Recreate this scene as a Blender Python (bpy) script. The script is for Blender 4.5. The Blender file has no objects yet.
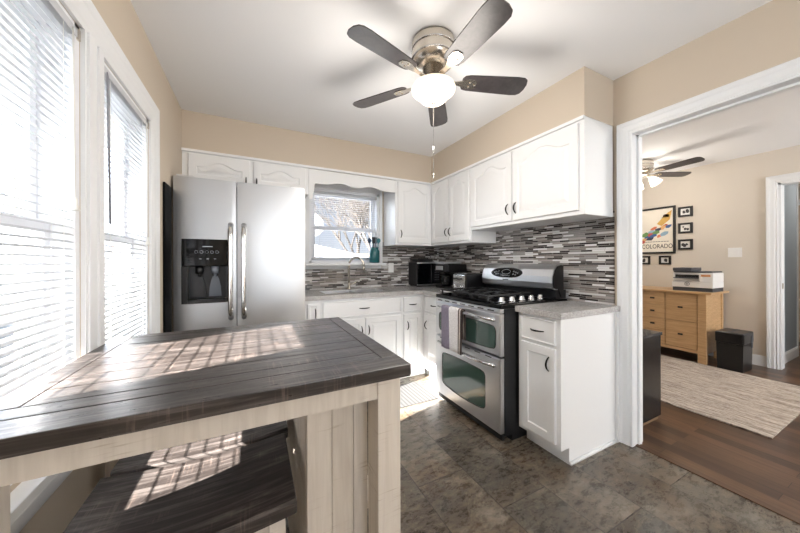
import bpy, bmesh, math, random
from mathutils import Vector, Matrix
random.seed(7)
C = bpy.context.scene.collection
scn = bpy.context.scene
PI = math.pi

# ------------------------------------------------------------ camera
cam_d = bpy.data.cameras.new('camera'); cam = bpy.data.objects.new('camera', cam_d); C.objects.link(cam)
cam_d.sensor_width = 36.0; cam_d.sensor_fit = 'HORIZONTAL'
cam_d.lens = 290.06 / 800 * 36
cam_d.shift_y = -(266.5 - 261.66) / 800
cam_d.clip_start = 0.02
cam.matrix_world = (Matrix.Translation((0.5175, 0, 1.214)) @ Matrix.Rotation(-math.radians(26.8125), 4, 'Z')
                    @ Matrix.Rotation(PI/2, 4, 'X') @ Matrix.Rotation(math.radians(-0.1516), 4, 'Z'))
scn.camera = cam

# ------------------------------------------------------------ world, sun, exposure
w = bpy.data.worlds.new('world'); scn.world = w; w.use_nodes = True
nt = w.node_tree; nt.nodes.clear()
wo = nt.nodes.new('ShaderNodeOutputWorld'); wb = nt.nodes.new('ShaderNodeBackground')
tc = nt.nodes.new('ShaderNodeTexCoord'); sx = nt.nodes.new('ShaderNodeSeparateXYZ'); cr = nt.nodes.new('ShaderNodeValToRGB')
cr.color_ramp.elements[0].position = 0.0; cr.color_ramp.elements[0].color = (0.86, 0.92, 1.0, 1)
cr.color_ramp.elements[1].position = 0.45; cr.color_ramp.elements[1].color = (0.30, 0.50, 0.90, 1)
nt.links.new(tc.outputs['Generated'], sx.inputs[0]); nt.links.new(sx.outputs['Z'], cr.inputs[0])
# sky is whiter and much brighter on the sun's side (-x), blue and calmer away from it
def wmath(op, a, b):
    x = nt.nodes.new('ShaderNodeMath'); x.operation = op
    for i, v in enumerate((a, b)):
        if hasattr(v, 'links'): nt.links.new(v, x.inputs[i])
        else: x.inputs[i].default_value = v
    return x.outputs[0]
side = wmath('MAXIMUM', wmath('MULTIPLY', sx.outputs['X'], -1.0), 0.0)
back = wmath('MAXIMUM', wmath('MULTIPLY', sx.outputs['Y'], -1.0), 0.0)
mixw = nt.nodes.new('ShaderNodeMix'); mixw.data_type = 'RGBA'; mixw.inputs[7].default_value = (0.88, 0.94, 1.0, 1)
nt.links.new(wmath('MINIMUM', wmath('ADD', wmath('MULTIPLY', side, 1.4), wmath('MULTIPLY', back, 1.0)), 1.0), mixw.inputs[0]); nt.links.new(cr.outputs[0], mixw.inputs[6])
nt.links.new(mixw.outputs[2], wb.inputs[0]); nt.links.new(wb.outputs[0], wo.inputs[0])
nt.links.new(wmath('ADD', wmath('ADD', wmath('MULTIPLY', side, 11.5), wmath('MULTIPLY', back, 0.8)), 0.5), wb.inputs[1])
sun_d = bpy.data.lights.new('sun', 'SUN'); sun_d.energy = 46.0; sun_d.angle = math.radians(0.6); sun_d.color = (1.0, 0.965, 0.91)
sun = bpy.data.objects.new('sun', sun_d); C.objects.link(sun)
sun.rotation_euler = Vector((1.0, 0.27, -0.5)).to_track_quat('-Z', 'Y').to_euler()
scn.view_settings.view_transform = 'Standard'; scn.view_settings.look = 'None'
scn.view_settings.gamma = 1.0; scn.view_settings.use_curve_mapping = False
scn.view_settings.exposure = 1.0

def area(name, loc, d, sx_, sy_, power, col=(1, 1, 1)):
    l = bpy.data.lights.new(name, 'AREA'); l.shape = 'RECTANGLE'; l.size = sx_; l.size_y = sy_; l.energy = power; l.color = col
    o = bpy.data.objects.new(name, l); C.objects.link(o); o.location = loc
    o.rotation_euler = Vector(d).to_track_quat('-Z', 'Z').to_euler()
    return o
area('rear_fill_light', (1.4, -2.35, 1.5), (0.05, 1, 0.0), 1.1, 1.1, 10, (0.92, 0.96, 1.0))  # added fill lamp behind the camera for the cabinet fronts
#area('daylight_left_window', (-0.16, 1.06, 1.40), (1, 0, 0.0), 0.48, 1.15, 5, (0.93, 0.96, 1.0))
#area('daylight_left_far_window', (-0.16, 1.77, 1.40), (1, 0, 0.0), 0.54, 1.15, 7, (0.93, 0.96, 1.0))
area('hall_fill_light', (6.7, 0.45, 2.42), (0, 0, -1), 0.3, 0.3, 6, (1.0, 0.93, 0.85))  # added lamp to brighten the dark hall, no fixture modelled
area('other_room_fill_light', (4.9, -1.95, 1.5), (0.0, 1, 0.0), 0.9, 1.1, 26, (1.0, 0.98, 0.96))  # added fill lamp for the other room, its window is invented

# ------------------------------------------------------------ material helpers
def srgb(r, g, b):
    f = lambda c: (c/255/12.92) if c/255 <= 0.04045 else ((c/255+0.055)/1.055)**2.4
    return (f(r), f(g), f(b), 1)
def mat(name, col=(0.8, 0.8, 0.8, 1), rough=0.5, metal=0.0, spec=None, emit=None, estr=0, coat=0, trans=0, alpha=1, ior=None):
    m = bpy.data.materials.new(name); m.use_nodes = True
    b = m.node_tree.nodes['Principled BSDF']
    b.inputs['Base Color'].default_value = col; b.inputs['Roughness'].default_value = rough
    b.inputs['Metallic'].default_value = metal
    if spec is not None: b.inputs['Specular IOR Level'].default_value = spec
    if emit: b.inputs['Emission Color'].default_value = emit; b.inputs['Emission Strength'].default_value = estr
    if coat: b.inputs['Coat Weight'].default_value = coat; b.inputs['Coat Roughness'].default_value = 0.08
    if trans: b.inputs['Transmission Weight'].default_value = trans
    if ior: b.inputs['IOR'].default_value = ior
    if alpha < 1: b.inputs['Alpha'].default_value = alpha
    return m
class N:
    def __init__(s, m): s.m = m; s.t = m.node_tree; s.b = s.t.nodes['Principled BSDF']
    def n(s, t, **k):
        x = s.t.nodes.new(t)
        for a, v in k.items(): setattr(x, a, v)
        return x
    def l(s, a, b): s.t.links.new(a, b)
    def pos(s): return s.n('ShaderNodeNewGeometry').outputs['Position']
    def obj(s): return s.n('ShaderNodeTexCoord').outputs['Object']
    def mapv(s, src, scale=(1, 1, 1), loc=(0, 0, 0), rot=(0, 0, 0)):
        x = s.n('ShaderNodeMapping'); s.l(src, x.inputs[0])
        x.inputs['Scale'].default_value = scale; x.inputs['Location'].default_value = loc; x.inputs['Rotation'].default_value = rot
        return x.outputs[0]
    def noise(s, v, scale, detail=4, rough=0.55, dist=0.0):
        x = s.n('ShaderNodeTexNoise'); s.l(v, x.inputs['Vector']); x.inputs['Scale'].default_value = scale
        x.inputs['Detail'].default_value = detail; x.inputs['Roughness'].default_value = rough; x.inputs['Distortion'].default_value = dist
        return x.outputs['Fac']
    def ramp(s, v, stops, interp='LINEAR'):
        x = s.n('ShaderNodeValToRGB'); x.color_ramp.interpolation = interp; s.l(v, x.inputs[0])
        e = x.color_ramp.elements
        while len(e) < len(stops): e.new(0.5)
        for i, (p, c) in enumerate(stops): e[i].position = p; e[i].color = c
        return x.outputs[0]
    def mix(s, a, b, f, mode='MIX'):
        x = s.n('ShaderNodeMix', data_type='RGBA', blend_type=mode)
        for sock, v in ((x.inputs[0], f), (x.inputs[6], a), (x.inputs[7], b)):
            if hasattr(v, 'links') or hasattr(v, 'is_output'): s.l(v, sock)
            else: sock.default_value = v
        return x.outputs[2]
    def bump(s, h, strength=0.2, dist=0.002):
        x = s.n('ShaderNodeBump'); x.inputs['Strength'].default_value = strength; x.inputs['Distance'].default_value = dist
        s.l(h, x.inputs['Height']); s.l(x.outputs[0], s.b.inputs['Normal'])
    def col(s, c): s.l(c, s.b.inputs['Base Color'])
    def rough(s, c): s.l(c, s.b.inputs['Roughness'])
def g(v): return (v, v, v, 1)

# ---- paints
def paint(name, col, rough=0.6, bs=0.05):
    m = mat(name, col, rough); n = N(m); n.bump(n.noise(n.pos(), 260, 2), bs, 0.001); return m
M_wall = paint('beige_wall_paint', srgb(203, 190, 173), 0.7)
M_wall2 = paint('pale_beige_wall_paint', srgb(214, 206, 195), 0.7)
M_wall3 = paint('blue_grey_wall_paint', srgb(150, 160, 168), 0.7)
M_ceil = paint('white_ceiling_paint', srgb(240, 241, 243), 0.8, 0.12)
M_trim = mat('white_gloss_trim', srgb(232, 234, 236), 0.35)
M_cab = mat('white_cabinet_paint', srgb(236, 237, 238), 0.38)
M_black = mat('black_metal', srgb(24, 24, 25), 0.35, 0.6)
M_blackp = mat('black_plastic', srgb(16, 16, 18), 0.28)
M_blackm = mat('matte_black_plastic', srgb(22, 22, 24), 0.55)
M_gloss = mat('black_gloss_glass', srgb(6, 7, 9), 0.06, spec=0.35)
M_chrome = mat('chrome', srgb(215, 215, 215), 0.12, 1.0)
M_nickel = mat('brushed_nickel', srgb(214, 206, 194), 0.26, 1.0)
M_white = mat('white_plastic', srgb(238, 238, 238), 0.4)
M_cord = mat('white_cord', srgb(235, 235, 230), 0.7)
M_slat = mat('white_blind_slat', srgb(200, 203, 208), 0.4)
M_vinyl = mat('white_vinyl', srgb(236, 238, 242), 0.4)
M_wand = mat('grey_plastic_wand', srgb(150, 152, 158), 0.25)

def steel(name, base, rough, axis):
    m = mat(name, base, rough, 1.0); n = N(m)
    sc = {'x': (1.5, 300, 300), 'y': (300, 1.5, 300), 'z': (300, 300, 1.5)}[axis]
    f = n.noise(n.mapv(n.obj(), sc), 1.0, 2)
    n.rough(n.ramp(f, [(0.3, g(rough-0.02)), (0.7, g(rough+0.03))]))
    return m
M_steel = steel('brushed_stainless_steel', srgb(200, 202, 205), 0.33, 'x')
M_steelv = steel('brushed_stainless_steel_stove', srgb(220, 221, 223), 0.34, 'y')
M_steeld = steel('dark_stainless', srgb(120, 120, 122), 0.32, 'y')

# ---- glass
def glass(name, tint=(1, 1, 1, 1), refl=0.06):
    m = bpy.data.materials.new(name); m.use_nodes = True; t = m.node_tree; t.nodes.clear()
    o = t.nodes.new('ShaderNodeOutputMaterial'); mx = t.nodes.new('ShaderNodeMixShader')
    a = t.nodes.new('ShaderNodeBsdfTransparent'); b = t.nodes.new('ShaderNodeBsdfGlossy')
    a.inputs[0].default_value = tint; b.inputs['Roughness'].default_value = 0.02; mx.inputs[0].default_value = refl
    t.links.new(a.outputs[0], mx.inputs[1]); t.links.new(b.outputs[0], mx.inputs[2]); t.links.new(mx.outputs[0], o.inputs[0])
    return m
M_glass = glass('window_glass')

# ---- floor: mottled slate tiles
m = mat('slate_tile', g(0.2), 0.35, spec=0.5); n = N(m); P = n.pos()
br = n.n('ShaderNodeTexBrick'); br.offset = 0.5; br.squash = 1
n.l(n.mapv(P, (1, 1, 1), (0.13, 0.22, 0), (0, 0, PI/2)), br.inputs['Vector'])
for k, v in (('Scale', 1.0), ('Mortar Size', 0.0024), ('Mortar Smooth', 0.4), ('Bias', 0.0), ('Brick Width', 0.61), ('Row Height', 0.305)): br.inputs[k].default_value = v
br.inputs['Color1'].default_value = g(0); br.inputs['Color2'].default_value = g(1)
tilev = n.n('ShaderNodeVectorMath', operation='MULTIPLY_ADD'); n.l(br.outputs['Color'], tilev.inputs[0]); tilev.inputs[1].default_value = (7, 5, 3); n.l(P, tilev.inputs[2])
V = tilev.outputs[0]
n1 = n.noise(n.mapv(V, (1, 1.7, 1), (0, 0, 0), (0, 0, 0.6)), 4.6, 14, 0.70, 0.25); n2 = n.noise(n.mapv(V, (1, 2.2, 1), (0, 0, 0), (0, 0, -0.5)), 14, 12, 0.8, 0.2); n3 = n.noise(V, 2.6, 6, 0.6, 0.6)
c1 = n.ramp(n1, [(0.36, srgb(44, 37, 32)), (0.46, srgb(80, 70, 60)), (0.55, srgb(118, 107, 94)), (0.66, srgb(178, 168, 154))])
c2 = n.ramp(n2, [(0.38, srgb(46, 40, 35)), (0.5, srgb(112, 101, 88)), (0.60, srgb(158, 140, 118))])
c = n.mix(c1, c2, 0.45)
c = n.mix(c, srgb(118, 120, 114), n.ramp(n3, [(0.48, g(0)), (0.6, g(0.32))]))
c = n.mix(c, srgb(132, 104, 76), n.ramp(n.noise(V, 3.4, 6, 0.6, 1.2), [(0.54, g(0)), (0.64, g(0.28))]))
tint = n.ramp(br.outputs['Color'], [(0, g(0.50)), (1, g(0.98))]); c = n.mix(c, tint, 1.0, 'MULTIPLY')
vein = n.ramp(n.noise(V, 3.3, 6, 0.6, 2.2), [(0.485, g(0)), (0.5, g(0.22)), (0.515, g(0))])
c = n.mix(c, srgb(185, 172, 152), vein)
c = n.mix(c, srgb(40, 35, 31), n.ramp(br.outputs['Fac'], [(0, g(0)), (0.5, g(0.9))])); n.col(c)
n.rough(n.ramp(n2, [(0.3, g(0.20)), (0.7, g(0.38))])); n.bump(n2, 0.35, 0.003)
M_floor = m
# ---- wood floor of the other room
def woodfloor(name, a, b_, rot, rw=0.057):
    m = mat(name, a, 0.28); n = N(m); P = n.mapv(n.pos(), (1, 1, 1), (0, 0, 0), (0, 0, rot))
    br = n.n('ShaderNodeTexBrick'); n.l(P, br.inputs['Vector'])
    for k, v in (('Scale', 1.0), ('Mortar Size', 0.0012), ('Bias', 0.0), ('Brick Width', 0.9), ('Row Height', rw)): br.inputs[k].default_value = v
    br.inputs['Color1'].default_value = a; br.inputs['Color2'].default_value = b_; br.inputs['Mortar'].default_value = srgb(30, 20, 14)
    f = n.noise(n.mapv(P, (4, 60, 4)), 1, 5, 0.6, 1.0)
    n.col(n.mix(br.outputs['Color'], n.ramp(f, [(0.3, g(0.6)), (0.7, g(1.15))]), 1.0, 'MULTIPLY')); n.bump(f, 0.06, 0.001)
    return m
M_wfloor = woodfloor('dark_oak_floor', srgb(70, 50, 38), srgb(112, 82, 60), PI/2, 0.085)

# ---- backsplash mosaic (u along wall, v = z)
def mosaic(name, axis):
    m = mat(name, g(0.5), 0.18); n = N(m)
    s = n.n('ShaderNodeSeparateXYZ'); n.l(n.pos(), s.inputs[0]); cb = n.n('ShaderNodeCombineXYZ')
    n.l(s.outputs['Y' if axis == 'y' else 'X'], cb.inputs[0]); n.l(s.outputs['Z'], cb.inputs[1])
    vals = []
    br = n.n('ShaderNodeTexBrick'); br.offset = 0.37; br.offset_frequency = 2; br.squash = 0.62; br.squash_frequency = 3
    n.l(cb.outputs[0], br.inputs['Vector'])
    for k, v in (('Scale', 1.0), ('Mortar Size', 0.0011), ('Mortar Smooth', 0.1), ('Bias', 0.0), ('Brick Width', 0.135), ('Row Height', 0.0138)): br.inputs[k].default_value = v
    br.inputs['Color1'].default_value = g(0); br.inputs['Color2'].default_value = g(1); br.inputs['Mortar'].default_value = g(0.5)
    r = n.ramp(br.outputs['Color'], [(0.0, srgb(40, 35, 36)), (0.2, srgb(118, 110, 106)), (0.34, srgb(204, 202, 201)), (0.5, srgb(156, 149, 145)),
               (0.61, srgb(58, 51, 50)), (0.72, srgb(222, 221, 221)), (0.83, srgb(138, 134, 133))], 'CONSTANT')
    c = n.mix(r, srgb(168, 163, 156), br.outputs['Fac']); n.col(c)
    n.rough(n.ramp(br.outputs['Color'], [(0, g(0.08)), (0.5, g(0.35)), (0.8, g(0.12))]))
    inv = n.n('ShaderNodeMath', operation='SUBTRACT'); inv.inputs[0].default_value = 1; n.l(br.outputs['Fac'], inv.inputs[1]); n.bump(inv.outputs[0], 0.5, 0.001)
    return m
M_mosR = mosaic('glass_stone_mosaic_right', 'y'); M_mosB = mosaic('glass_stone_mosaic_back', 'x')

# ---- granite
m = mat('grey_granite', g(0.5), 0.16); n = N(m)
f1 = n.noise(n.pos(), 130, 4, 0.7); f2 = n.noise(n.pos(), 26, 4, 0.6)
c = n.ramp(f1, [(0.36, srgb(112, 109, 108)), (0.47, srgb(172, 169, 168)), (0.62, srgb(210, 209, 208))])
n.col(n.mix(c, n.ramp(f2, [(0.35, srgb(164, 161, 159)), (0.65, srgb(202, 201, 200))]), 0.45)); M_gran = m

# ---- dark rustic wood (planks along x)
def darkwood(name, rough0=0.2):
    m = mat(name, g(0.05), rough0, spec=0.6, coat=0.22); n = N(m); O = n.obj()
    grain = n.noise(n.mapv(O, (3, 70, 70)), 1, 6, 0.62, 0.8)
    blot = n.noise(O, 7, 5, 0.6)
    saw = n.noise(n.mapv(O, (150, 6, 6)), 1, 3, 0.5, 0.3)
    c = n.ramp(grain, [(0.28, srgb(34, 28, 26)), (0.5, srgb(62, 55, 52)), (0.75, srgb(118, 110, 106))])
    c = n.mix(c, n.ramp(blot, [(0.3, g(0.60)), (0.7, g(1.15))]), 1.0, 'MULTIPLY')
    worn = n.n('ShaderNodeMath', operation='MULTIPLY'); n.l(n.ramp(saw, [(0.55, g(0)), (0.68, g(1))]), worn.inputs[0]); n.l(n.ramp(blot, [(0.5, g(0)), (0.62, g(0.5))]), worn.inputs[1])
    n.col(n.mix(c, srgb(140, 122, 112), worn.outputs[0]))
    n.rough(n.ramp(n.noise(n.mapv(O, (20, 120, 40)), 1, 4), [(0.3, g(rough0)), (0.7, g(rough0+0.18))]))
    n.b.inputs['Coat Roughness'].default_value = 0.22
    h = n.mix(grain, saw, 0.55); n.bump(h, 0.25, 0.002)
    return m
M_dwood = darkwood('dark_rustic_wood', 0.26)
M_dwood2 = darkwood('black_brown_seat_wood', 0.34)
# ---- whitewashed wood
m = mat('antique_white_wood', g(0.7), 0.5); n = N(m); O = n.obj()
gr = n.noise(n.mapv(O, (40, 40, 3)), 1, 5, 0.6, 0.5); sw = n.noise(n.mapv(O, (8, 8, 170)), 1, 2); bl = n.noise(O, 6, 3)
c = n.ramp(gr, [(0.3, srgb(206, 196, 184)), (0.6, srgb(222, 213, 202))])
f = n.n('ShaderNodeMath', operation='MULTIPLY'); n.l(n.ramp(sw, [(0.58, g(0)), (0.7, g(0.8))]), f.inputs[0]); n.l(n.ramp(bl, [(0.5, g(0)), (0.6, g(0.7))]), f.inputs[1])
n.col(n.mix(c, srgb(168, 148, 126), f.outputs[0])); n.bump(gr, 0.12, 0.001); M_wwood = m
# ---- light pine
m = mat('honey_pine', g(0.5), 0.38); n = N(m); O = n.obj()
gr = n.noise(n.mapv(O, (14, 3, 60)), 1, 5, 0.6, 1.4)
n.col(n.ramp(gr, [(0.3, srgb(184, 146, 104)), (0.55, srgb(206, 170, 126)), (0.8, srgb(220, 188, 146))])); M_pine = m
# ---- fan blade wood
m = mat('dark_walnut_blade', g(0.05), 0.3); n = N(m); O = n.obj()
gr = n.noise(n.mapv(O, (25, 25, 25)), 1, 6, 0.6, 1.0)
n.col(n.ramp(gr, [(0.3, srgb(44, 41, 42)), (0.7, srgb(66, 61, 62))])); M_blade = m
# ---- rug
m = mat('woven_rug', g(0.5), 0.95); n = N(m); P = n.pos()
s1 = n.noise(n.mapv(P, (70, 3.5, 1)), 1, 6, 0.8); s2 = n.noise(n.mapv(P, (160, 30, 1)), 1, 3)
c = n.ramp(s1, [(0.42, srgb(84, 66, 58)), (0.48, srgb(158, 143, 132)), (0.54, srgb(206, 196, 184))])
n.col(n.mix(c, n.ramp(s2, [(0.38, srgb(96, 80, 72)), (0.52, srgb(206, 196, 184))]), 0.3)); n.bump(s2, 0.6, 0.004); M_rug = m
m = mat('grey_striped_mat', g(0.5), 0.9); n = N(m)
wv = n.n('ShaderNodeTexWave', wave_type='BANDS', bands_direction='X'); n.l(n.pos(), wv.inputs[0]); wv.inputs['Scale'].default_value = 9; wv.inputs['Distortion'].default_value = 0.4
n.col(n.ramp(wv.outputs[0], [(0.2, srgb(52, 52, 53)), (0.6, srgb(84, 83, 83))])); M_mat = m
# ---- towel: lilac band then white with fine stripes, across y
m = mat('striped_towel', g(0.7), 0.95); n = N(m)
s = n.n('ShaderNodeSeparateXYZ'); n.l(n.pos(), s.inputs[0])
mr = n.n('ShaderNodeMapRange'); n.l(s.outputs['Y'], mr.inputs[0]); mr.inputs[1].default_value = 1.72; mr.inputs[2].default_value = 1.99
st = n.ramp(mr.outputs[0], [(0, srgb(70, 58, 54)), (0.07, srgb(214, 204, 196)), (0.12, srgb(80, 66, 62)), (0.17, srgb(240, 238, 238)), (0.60, srgb(140, 133, 150))], 'CONSTANT')
f = n.noise(n.mapv(n.pos(), (60, 60, 240)), 1, 2); n.col(n.mix(st, n.ramp(f, [(0.35, g(0.78)), (0.6, g(1.05))]), 1.0, 'MULTIPLY')); n.bump(f, 0.3, 0.002); M_towel = m
# ---- outside
def brick(name):
    m = mat(name, g(0.3), 0.9); n = N(m)
    s = n.n('ShaderNodeSeparateXYZ'); n.l(n.pos(), s.inputs[0]); cb = n.n('ShaderNodeCombineXYZ')
    n.l(s.outputs['Y'], cb.inputs[0]); n.l(s.outputs['Z'], cb.inputs[1])
    br = n.n('ShaderNodeTexBrick'); n.l(cb.outputs[0], br.inputs[0])
    for k, v in (('Scale', 1.0), ('Mortar Size', 0.006), ('Brick Width', 0.21), ('Row Height', 0.07)): br.inputs[k].default_value = v
    br.inputs['Color1'].default_value = srgb(190, 110, 84); br.inputs['Color2'].default_value = srgb(212, 140, 112); br.inputs['Mortar'].default_value = srgb(225, 215, 205)
    n.col(br.outputs['Color']); return m
M_brick = brick('red_brick')
m = mat('pale_siding', srgb(232, 232, 230), 0.7); n = N(m)
wv = n.n('ShaderNodeTexWave', wave_type='BANDS', bands_direction='Z', wave_profile='SAW'); n.l(n.pos(), wv.inputs[0]); wv.inputs['Scale'].default_value = 1.3
n.bump(wv.outputs[0], 0.6, 0.02); M_siding = m
M_snow = mat('snowy_roof', srgb(236, 238, 242), 0.8)
M_ground = mat('pale_ground', srgb(150, 150, 146), 0.9)
M_bark = mat('tree_bark', srgb(46, 41, 37), 0.9)
M_twig = mat('tree_twigs', srgb(56, 50, 45), 0.9)

# ------------------------------------------------------------ mesh helpers
class B:
    """collects shapes authored in world coordinates"""
    def __init__(s): s.bm = bmesh.new(); s.mi = 0; s.smooth = False
    def _fin(s, verts, faces):
        for f in faces: f.material_index = s.mi; f.smooth = s.smooth
    def box(s, x0, y0, z0, x1, y1, z1, bev=0.0, seg=2):
        if x0 > x1: x0, x1 = x1, x0
        if y0 > y1: y0, y1 = y1, y0
        if z0 > z1: z0, z1 = z1, z0
        r = bmesh.ops.create_cube(s.bm, size=1.0)
        vs = r['verts']
        for v in vs: v.co = Vector(((v.co.x+.5)*(x1-x0)+x0, (v.co.y+.5)*(y1-y0)+y0, (v.co.z+.5)*(z1-z0)+z0))
        fs = list({f for v in vs for f in v.link_faces})
        s._fin(vs, fs)
        if bev > 0:
            es = list({e for v in vs for e in v.link_edges})
            bmesh.ops.bevel(s.bm, geom=es, offset=bev, segments=seg, profile=0.6, affect='EDGES', clamp_overlap=True)
        return s
    def hexa(s, pts):
        vs = [s.bm.verts.new(p) for p in pts]
        for q in ((0, 1, 2, 3), (4, 5, 6, 7), (0, 1, 5, 4), (1, 2, 6, 5), (2, 3, 7, 6), (3, 0, 4, 7)):
            f = s.bm.faces.new([vs[i] for i in q]); f.material_index = s.mi
        return s
    def loops(s, loops, cap0=True, cap1=True, closed=True):
        L = [[s.bm.verts.new(p) for p in lp] for lp in loops]; n_ = len(L[0])
        for a, b in zip(L, L[1:]):
            for i in range(n_ if closed else n_-1):
                j = (i+1) % n_
                try: f = s.bm.faces.new((a[i], a[j], b[j], b[i])); f.material_index = s.mi; f.smooth = s.smooth
                except ValueError: pass
        for cnd, lp in ((cap0, L[0]), (cap1, L[-1])):
            if cnd:
                try: f = s.bm.faces.new(lp); f.material_index = s.mi
                except ValueError: pass
        return s
    def cyl(s, p0, p1, r0, r1=None, seg=20, caps=True):
        r1 = r0 if r1 is None else r1
        return s.tube([p0, p1], [r0, r1], seg, caps)
    def tube(s, pts, rad, seg=10, caps=True, closed=False):
        pts = [Vector(p) for p in pts]; n_ = len(pts)
        if not isinstance(rad, (list, tuple)): rad = [rad]*n_
        d0 = (pts[1]-pts[0]).normalized()
        up = Vector((0, 0, 1)) if abs(d0.z) < 0.9 else Vector((1, 0, 0))
        a = d0.cross(up).normalized(); lp = []
        for i, p in enumerate(pts):
            if i == 0: d = d0
            elif i == n_-1: d = (pts[-1]-pts[-2]).normalized()
            else: d = ((pts[i+1]-p).normalized()+(p-pts[i-1]).normalized()).normalized()
            a = (a - d*a.dot(d)).normalized(); b = d.cross(a)
            lp.append([p+(a*math.cos(t)+b*math.sin(t))*rad[i] for t in [2*PI*k/seg for k in range(seg)]])
        sm = s.smooth; s.smooth = True; s.loops(lp, caps, caps); s.smooth = sm
        return s
    def lathe(s, c, prof, seg=32, smooth=True):
        lp = [[(c[0]+r*math.cos(2*PI*k/seg), c[1]+r*math.sin(2*PI*k/seg), c[2]+z) for k in range(seg)] for r, z in prof]
        sm = s.smooth; s.smooth = smooth; s.loops(lp, prof[0][0] > 1e-4, prof[-1][0] > 1e-4); s.smooth = sm
        return s
    def prism(s, poly, f0, f1):
        """poly of (u,v); f0,f1 map (u,v)->xyz for the two ends"""
        return s.loops([[f0(u, v) for u, v in poly], [f1(u, v) for u, v in poly]])
    def build(s, name, m, parent=None, label=None, weld=True):
        if weld: bmesh.ops.remove_doubles(s.bm, verts=s.bm.verts, dist=1e-6)
        bmesh.ops.recalc_face_normals(s.bm, faces=s.bm.faces)
        off = Vector((0, 0, 0)); p = parent
        while p is not None: off += Vector(p.location); p = p.parent
        if parent is not None: bmesh.ops.translate(s.bm, verts=s.bm.verts, vec=-off)
        me = bpy.data.meshes.new(name); s.bm.to_mesh(me); s.bm.free()
        for x in (m if isinstance(m, (list, tuple)) else [m]): me.materials.append(x)
        o = bpy.data.objects.new(name, me); C.objects.link(o)
        if parent is not None: o.parent = parent
        if label: o['label'] = label
        return o
def thing(name, label, cat, loc=(0, 0, 0), group=None):
    o = bpy.data.objects.new(name, None); C.objects.link(o); o.location = loc; o.empty_display_size = 0.1
    o['label'] = label; o['category'] = cat
    if group: o['group'] = group
    return o
def tag(o, label, cat, group=None, kind=None):
    o['label'] = label; o['category'] = cat
    if group: o['group'] = group
    if kind: o['kind'] = kind
    return o
def origin(o, loc):
    """move a parentless mesh's origin to loc"""
    v = Vector(loc); o.data.transform(Matrix.Translation(-v)); o.location = v; return o
def struct(name, b, m, label=None):
    o = b.build(name, m); o['kind'] = 'structure'
    if label: o['label'] = label
    return o
def dup(root, loc, label=None, rotz=None):
    r = root.copy(); C.objects.link(r); r.location = loc
    if rotz is not None: r.rotation_euler = (0, 0, rotz)
    if label: r['label'] = label
    for ch in list(root.children):
        c_ = ch.copy(); C.objects.link(c_); c_.parent = r
        for gc in ch.children:
            d = gc.copy(); C.objects.link(d); d.parent = c_
    return r

# ------------------------------------------------------------ room shell
W, D, H = 2.73, 3.228, 2.455
SY, SX, SZ, SE = 2.898, 2.40, 2.142, 1.117          # soffit faces, underside, near end
FX = 5.75                                             # far wall of the other room
struct('floor', B().box(-0.15, -2.4, -0.06, 2.79, 3.38, 0.0), M_floor)
struct('floor', B().box(2.79, -2.0, -0.06, 8.2, 3.3, 0.0), M_wfloor)
struct('ceiling', B().box(-0.15, -2.4, H, 8.2, 3.38, H+0.1), M_ceil)
# left wall with two window openings
NW = (0.80, 1.352); FW = (1.486, 2.065); WZ = (0.68, 2.0)
b = B()
b.box(-0.15, -2.4, 0, 0, NW[0], H); b.box(-0.15, NW[1], 0, 0, FW[0], H); b.box(-0.15, FW[1], 0, 0, 3.38, H)
for a in (NW, FW): b.box(-0.15, a[0], 0, 0, a[1], WZ[0]); b.box(-0.15, a[0], WZ[1], 0, a[1], H)
struct('wall_left', b, M_wall)
# back wall with window
BW = (1.05, 1.87, 1.20, 2.02)
b = B(); b.box(0, D, 0, BW[0], D+0.15, H); b.box(BW[1], D, 0, W+0.12, D+0.15, H)
b.box(BW[0], D, 0, BW[1], D+0.15, BW[2]); b.box(BW[0], D, BW[3], BW[1], D+0.15, H)
struct('wall_back', b, M_wall)
# right wall with the wide doorway
DO = (-0.70, 1.005, 2.045)
b = B(); b.box(W, DO[1]+0.02, 0, W+0.12, D, H); b.box(W, DO[0]-0.02, DO[2]+0.02, W+0.12, DO[1]+0.02, H); b.box(W, -2.4, 0, W+0.12, DO[0]-0.02, H)
struct('wall_right', b, M_wall)
# rear wall (behind the camera) with an opening added to let light in
b = B(); b.box(-0.15, -2.4, 0, 0.8, -2.28, H); b.box(2.0, -2.4, 0, W, -2.28, H); b.box(0.8, -2.4, 2.1, 2.0, -2.28, H); b.box(0.8, -2.4, 0, 2.0, -2.28, 0.9)
struct('wall_front', b, M_wall)
# soffits
struct('wall_back_soffit', B().box(0, SY, SZ, W, D, H), M_wall)
struct('wall_right_soffit', B().box(SX, SE, SZ, W, SY, H), M_wall)
# other room
b = B(); b.box(FX, 0.985, 0, FX+0.12, 3.3, H); b.box(FX, 0.15, 2.08, FX+0.12, 0.985, H); b.box(FX, -2.0, 0, FX+0.12, 0.15, H)
struct('wall_other_room_far', b, M_wall2)
struct('wall_other_room_left', B().box(W+0.12, 3.0, 0, FX, 3.12, H), M_wall2)
b = B(); b.box(W+0.12, -2.0, 0, 4.4, -1.9, H); b.box(5.4, -2.0, 0, FX, -1.9, H); b.box(4.4, -2.0, 0, 5.4, -1.9, 0.9); b.box(4.4, -2.0, 2.1, 5.4, -1.9, H)
struct('wall_other_room_right', b, M_wall2)
struct('wall_hall_left', B().box(FX+0.12, 1.02, 0, 6.70, 1.12, H), M_wall3)
struct('wall_hall_right', B().box(FX+0.12, -0.6, 0, 7.8, -0.5, H), M_wall3)
struct('wall_hall_far', B().box(7.8, -0.6, 0, 7.9, 2.0, H), M_wall2)
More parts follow.
